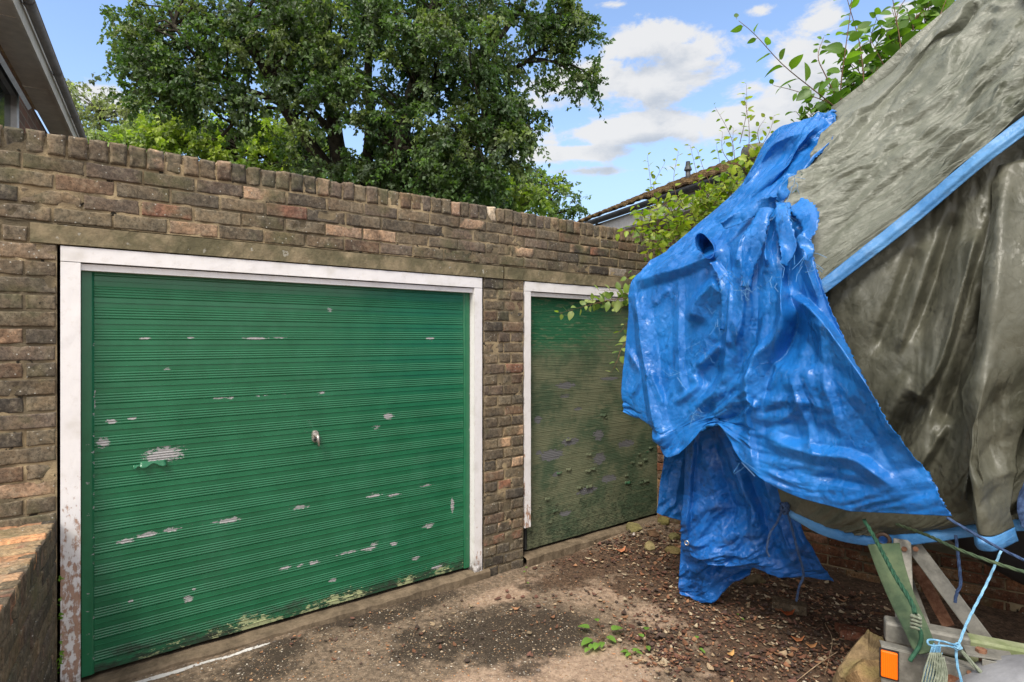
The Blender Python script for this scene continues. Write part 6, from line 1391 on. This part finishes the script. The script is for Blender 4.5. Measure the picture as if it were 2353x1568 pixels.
G1 = [(.085, .17, .022), (.11, .21, .028), (.07, .14, .022), (.13, .23, .03)]
big = [([(2010, 330, 3.9), (1960, 280, 3.85), (1880, 215, 3.8), (1800, 150, 3.75), (1735, 80, 3.7), (1690, 42, 3.7)], .115, .062),
       ([(1995, 330, 4.1), (1955, 270, 4.05), (1900, 235, 4.0), (1830, 210, 4.0), (1770, 195, 4.0)], .10, .06),
       ([(1950, 330, 3.9), (1932, 220, 3.85), (1942, 120, 3.8), (1955, 20, 3.8), (1960, -60, 3.8)], .115, .062), ([(1990, 300, 4.0), (1985, 190, 4.0), (1975, 100, 4.0), (1950, 10, 4.0), (1935, -50, 4.0)], .11, .07),
       ([(2060, 220, 4.0), (2070, 120, 4.0), (2055, 20, 4.0), (2040, -60, 4.0)], .11, .055), ([(2080, 200, 4.2), (2090, 100, 4.2), (2110, 20, 4.2), (2130, -60, 4.2)], .12, .05), ([(2100, 180, 4.1), (2140, 90, 4.1), (2170, 10, 4.1), (2200, -60, 4.1)], .12, .05),
       ([(2020, 260, 4.1), (2040, 180, 4.1), (2020, 130, 4.1), (2000, 90, 4.1)], .095, .05), ([(1960, 300, 4.1), (1900, 180, 4.1), (1880, 130, 4.1), (1895, 80, 4.2)], .06, .04), ([(2090, 150, 4.3), (2060, 60, 4.3), (2080, 0, 4.3), (2150, -40, 4.3)], .11, .045)]
mass = []; q = np.random.RandomState(3)
for _ in range(46):
    x = q.uniform(1840, 2060); y0 = np.interp(x, [1840, 1920, 2060], [300, 270, 170]); mass.append(([(x + 10, y0 + 60, 4.2), (x + q.randn() * 12, y0 + 10, 4.15), (x + q.randn() * 26, y0 - 28 - q.rand() * 22, 4.1)], .10, .045))
for _ in range(34):
    x = q.uniform(1930, 2170); y0 = np.interp(x, [1920, 2060, 2200], [255, 165, 10]) - q.uniform(0, 120)
    mass.append(([(x + 14, y0 + 60, 4.3), (x + q.randn() * 12, y0 + 10, 4.2), (x + q.randn() * 30, y0 - 30 - q.rand() * 20, 4.15)], .105, .045))
sprays('tall_shrub', 'tall shrub with big round green leaves on long stems above the blue and olive tarpaulins', (2.4, 4.0, -.2), big + mass, G1, .1, 51, thick=.005)
G2 = [(.20, .27, .022), (.16, .24, .022), (.24, .30, .03), (.12, .20, .02), (.28, .33, .04)]
thin = []
for x0, y0, x1, y1, Y in ((1500, 500, 1487, 355, 4.7), (1505, 480, 1530, 370, 4.7), (1620, 480, 1585, 330, 4.8), (1560, 480, 1560, 345, 4.8), (1690, 400, 1640, 240, 4.6), (1660, 430, 1645, 330, 4.8), (1720, 360, 1708, 215, 4.5), (1700, 330, 1715, 190, 4.6), (1745, 330, 1760, 270, 4.7), (1700, 400, 1660, 300, 4.7), (1640, 440, 1600, 340, 4.8), (1740, 350, 1780, 262, 4.8), (1680, 400, 1685, 290, 4.9), (1512, 520, 1500, 420, 4.6)):
    thin.append(([(x0, y0, Y), ((x0 + x1) / 2 + q.randn() * 8, (y0 + y1) / 2, Y), (x1, y1, Y)], .055, .042))
ms = []
for _ in range(150):
    x = q.uniform(1470, 1740); ytop = np.interp(x, [1470, 1540, 1600, 1660, 1740], [500, 472, 468, 428, 352]); ybot = np.interp(x, [1470, 1520, 1620, 1740], [560, 590, 520, 420]); y = q.uniform(ytop, ybot); Y = q.uniform(4.3, 5.0)
    a = q.uniform(-2.6, -.5); l_ = q.uniform(22, 46); ms.append(([(x, y, Y), (x + cos(a) * l_ * .5, y + sin(a) * l_ * .5, Y - .05), (x + cos(a) * l_, y + sin(a) * l_ + 4, Y - .1)], .068, .030))
side_ = [([(1520, 540, 4.5), (1480, 520, 4.4), (1445, 528, 4.35), (1420, 535, 4.3)], .075, .045), ([(1530, 560, 4.5), (1500, 575, 4.4), (1480, 590, 4.35)], .07, .04), ([(1540, 540, 4.6), (1500, 555, 4.5), (1470, 545, 4.4)], .07, .04)]
sprays('yellow_green_shrub', 'yellow green shrub with small leaves growing between the garage wall and the blue tarpaulin', (1.25, 4.7, -.1), thin + ms + side_, G2, .06, 53, thick=.003)
low_ = [([(1475, 690, 4.0), (1430, 685, 3.95), (1380, 695, 3.9), (1330, 708, 3.85), (1280, 722, 3.8)], .075, .036), ([(1470, 660, 4.0), (1445, 640, 3.95), (1440, 625, 3.9)], .07, .045), ([(1470, 690, 4.0), (1420, 670, 3.95), (1375, 668, 3.9)], .07, .04), ([(1480, 700, 4.1), (1430, 706, 4.0), (1390, 700, 3.95), (1350, 690, 3.9)], .06, .035),
        ([(1475, 740, 4.0), (1430, 800, 3.85), (1418, 830, 3.8), (1405, 858, 3.8)], .07, .04), ([(1480, 720, 4.1), (1440, 745, 3.95), (1425, 765, 3.9)], .06, .04), ([(1485, 700, 4.1), (1455, 690, 4.05), (1400, 690, 4.0), (1345, 700, 3.95)], .065, .035)]
sprays('shrub_sprig', 'leafy sprigs reaching out from behind the blue tarpaulin across the top of the second door', (1.05, 4.2, -.1), low_, [(.15, .22, .05), (.20, .28, .06), (.26, .32, .10), (.10, .17, .04)], .07, 55, thick=.0025)
# green scraps at the foot of the low wall
acc = dict(V=[], F=[], C=[]); q = np.random.RandomState(6)
t = thing('wall_weed', L0 + VN * .01 - EZ * .05, 'tiny bright green weed growing in the gap between low wall and door frame', 'weed')
for _ in range(40):
    z = q.choice([.50, .42, .34, .22, .16, .12]) + q.randn() * .012; P0 = L0 + VN * .012 - VL * abs(q.randn()) * .03 + EZ * z - 0 * EZ; d = VN + q.randn(3) * .8
    big_leaf(P0, d, EZ, .014 + .006 * q.rand(), .006, np.array((.16, .30, .04)) * q.uniform(.7, 1.3), acc)
mesh('leaves', acc['V'], acc['F'], M_leaf2, t, {'col': np.array(acc['C'])})
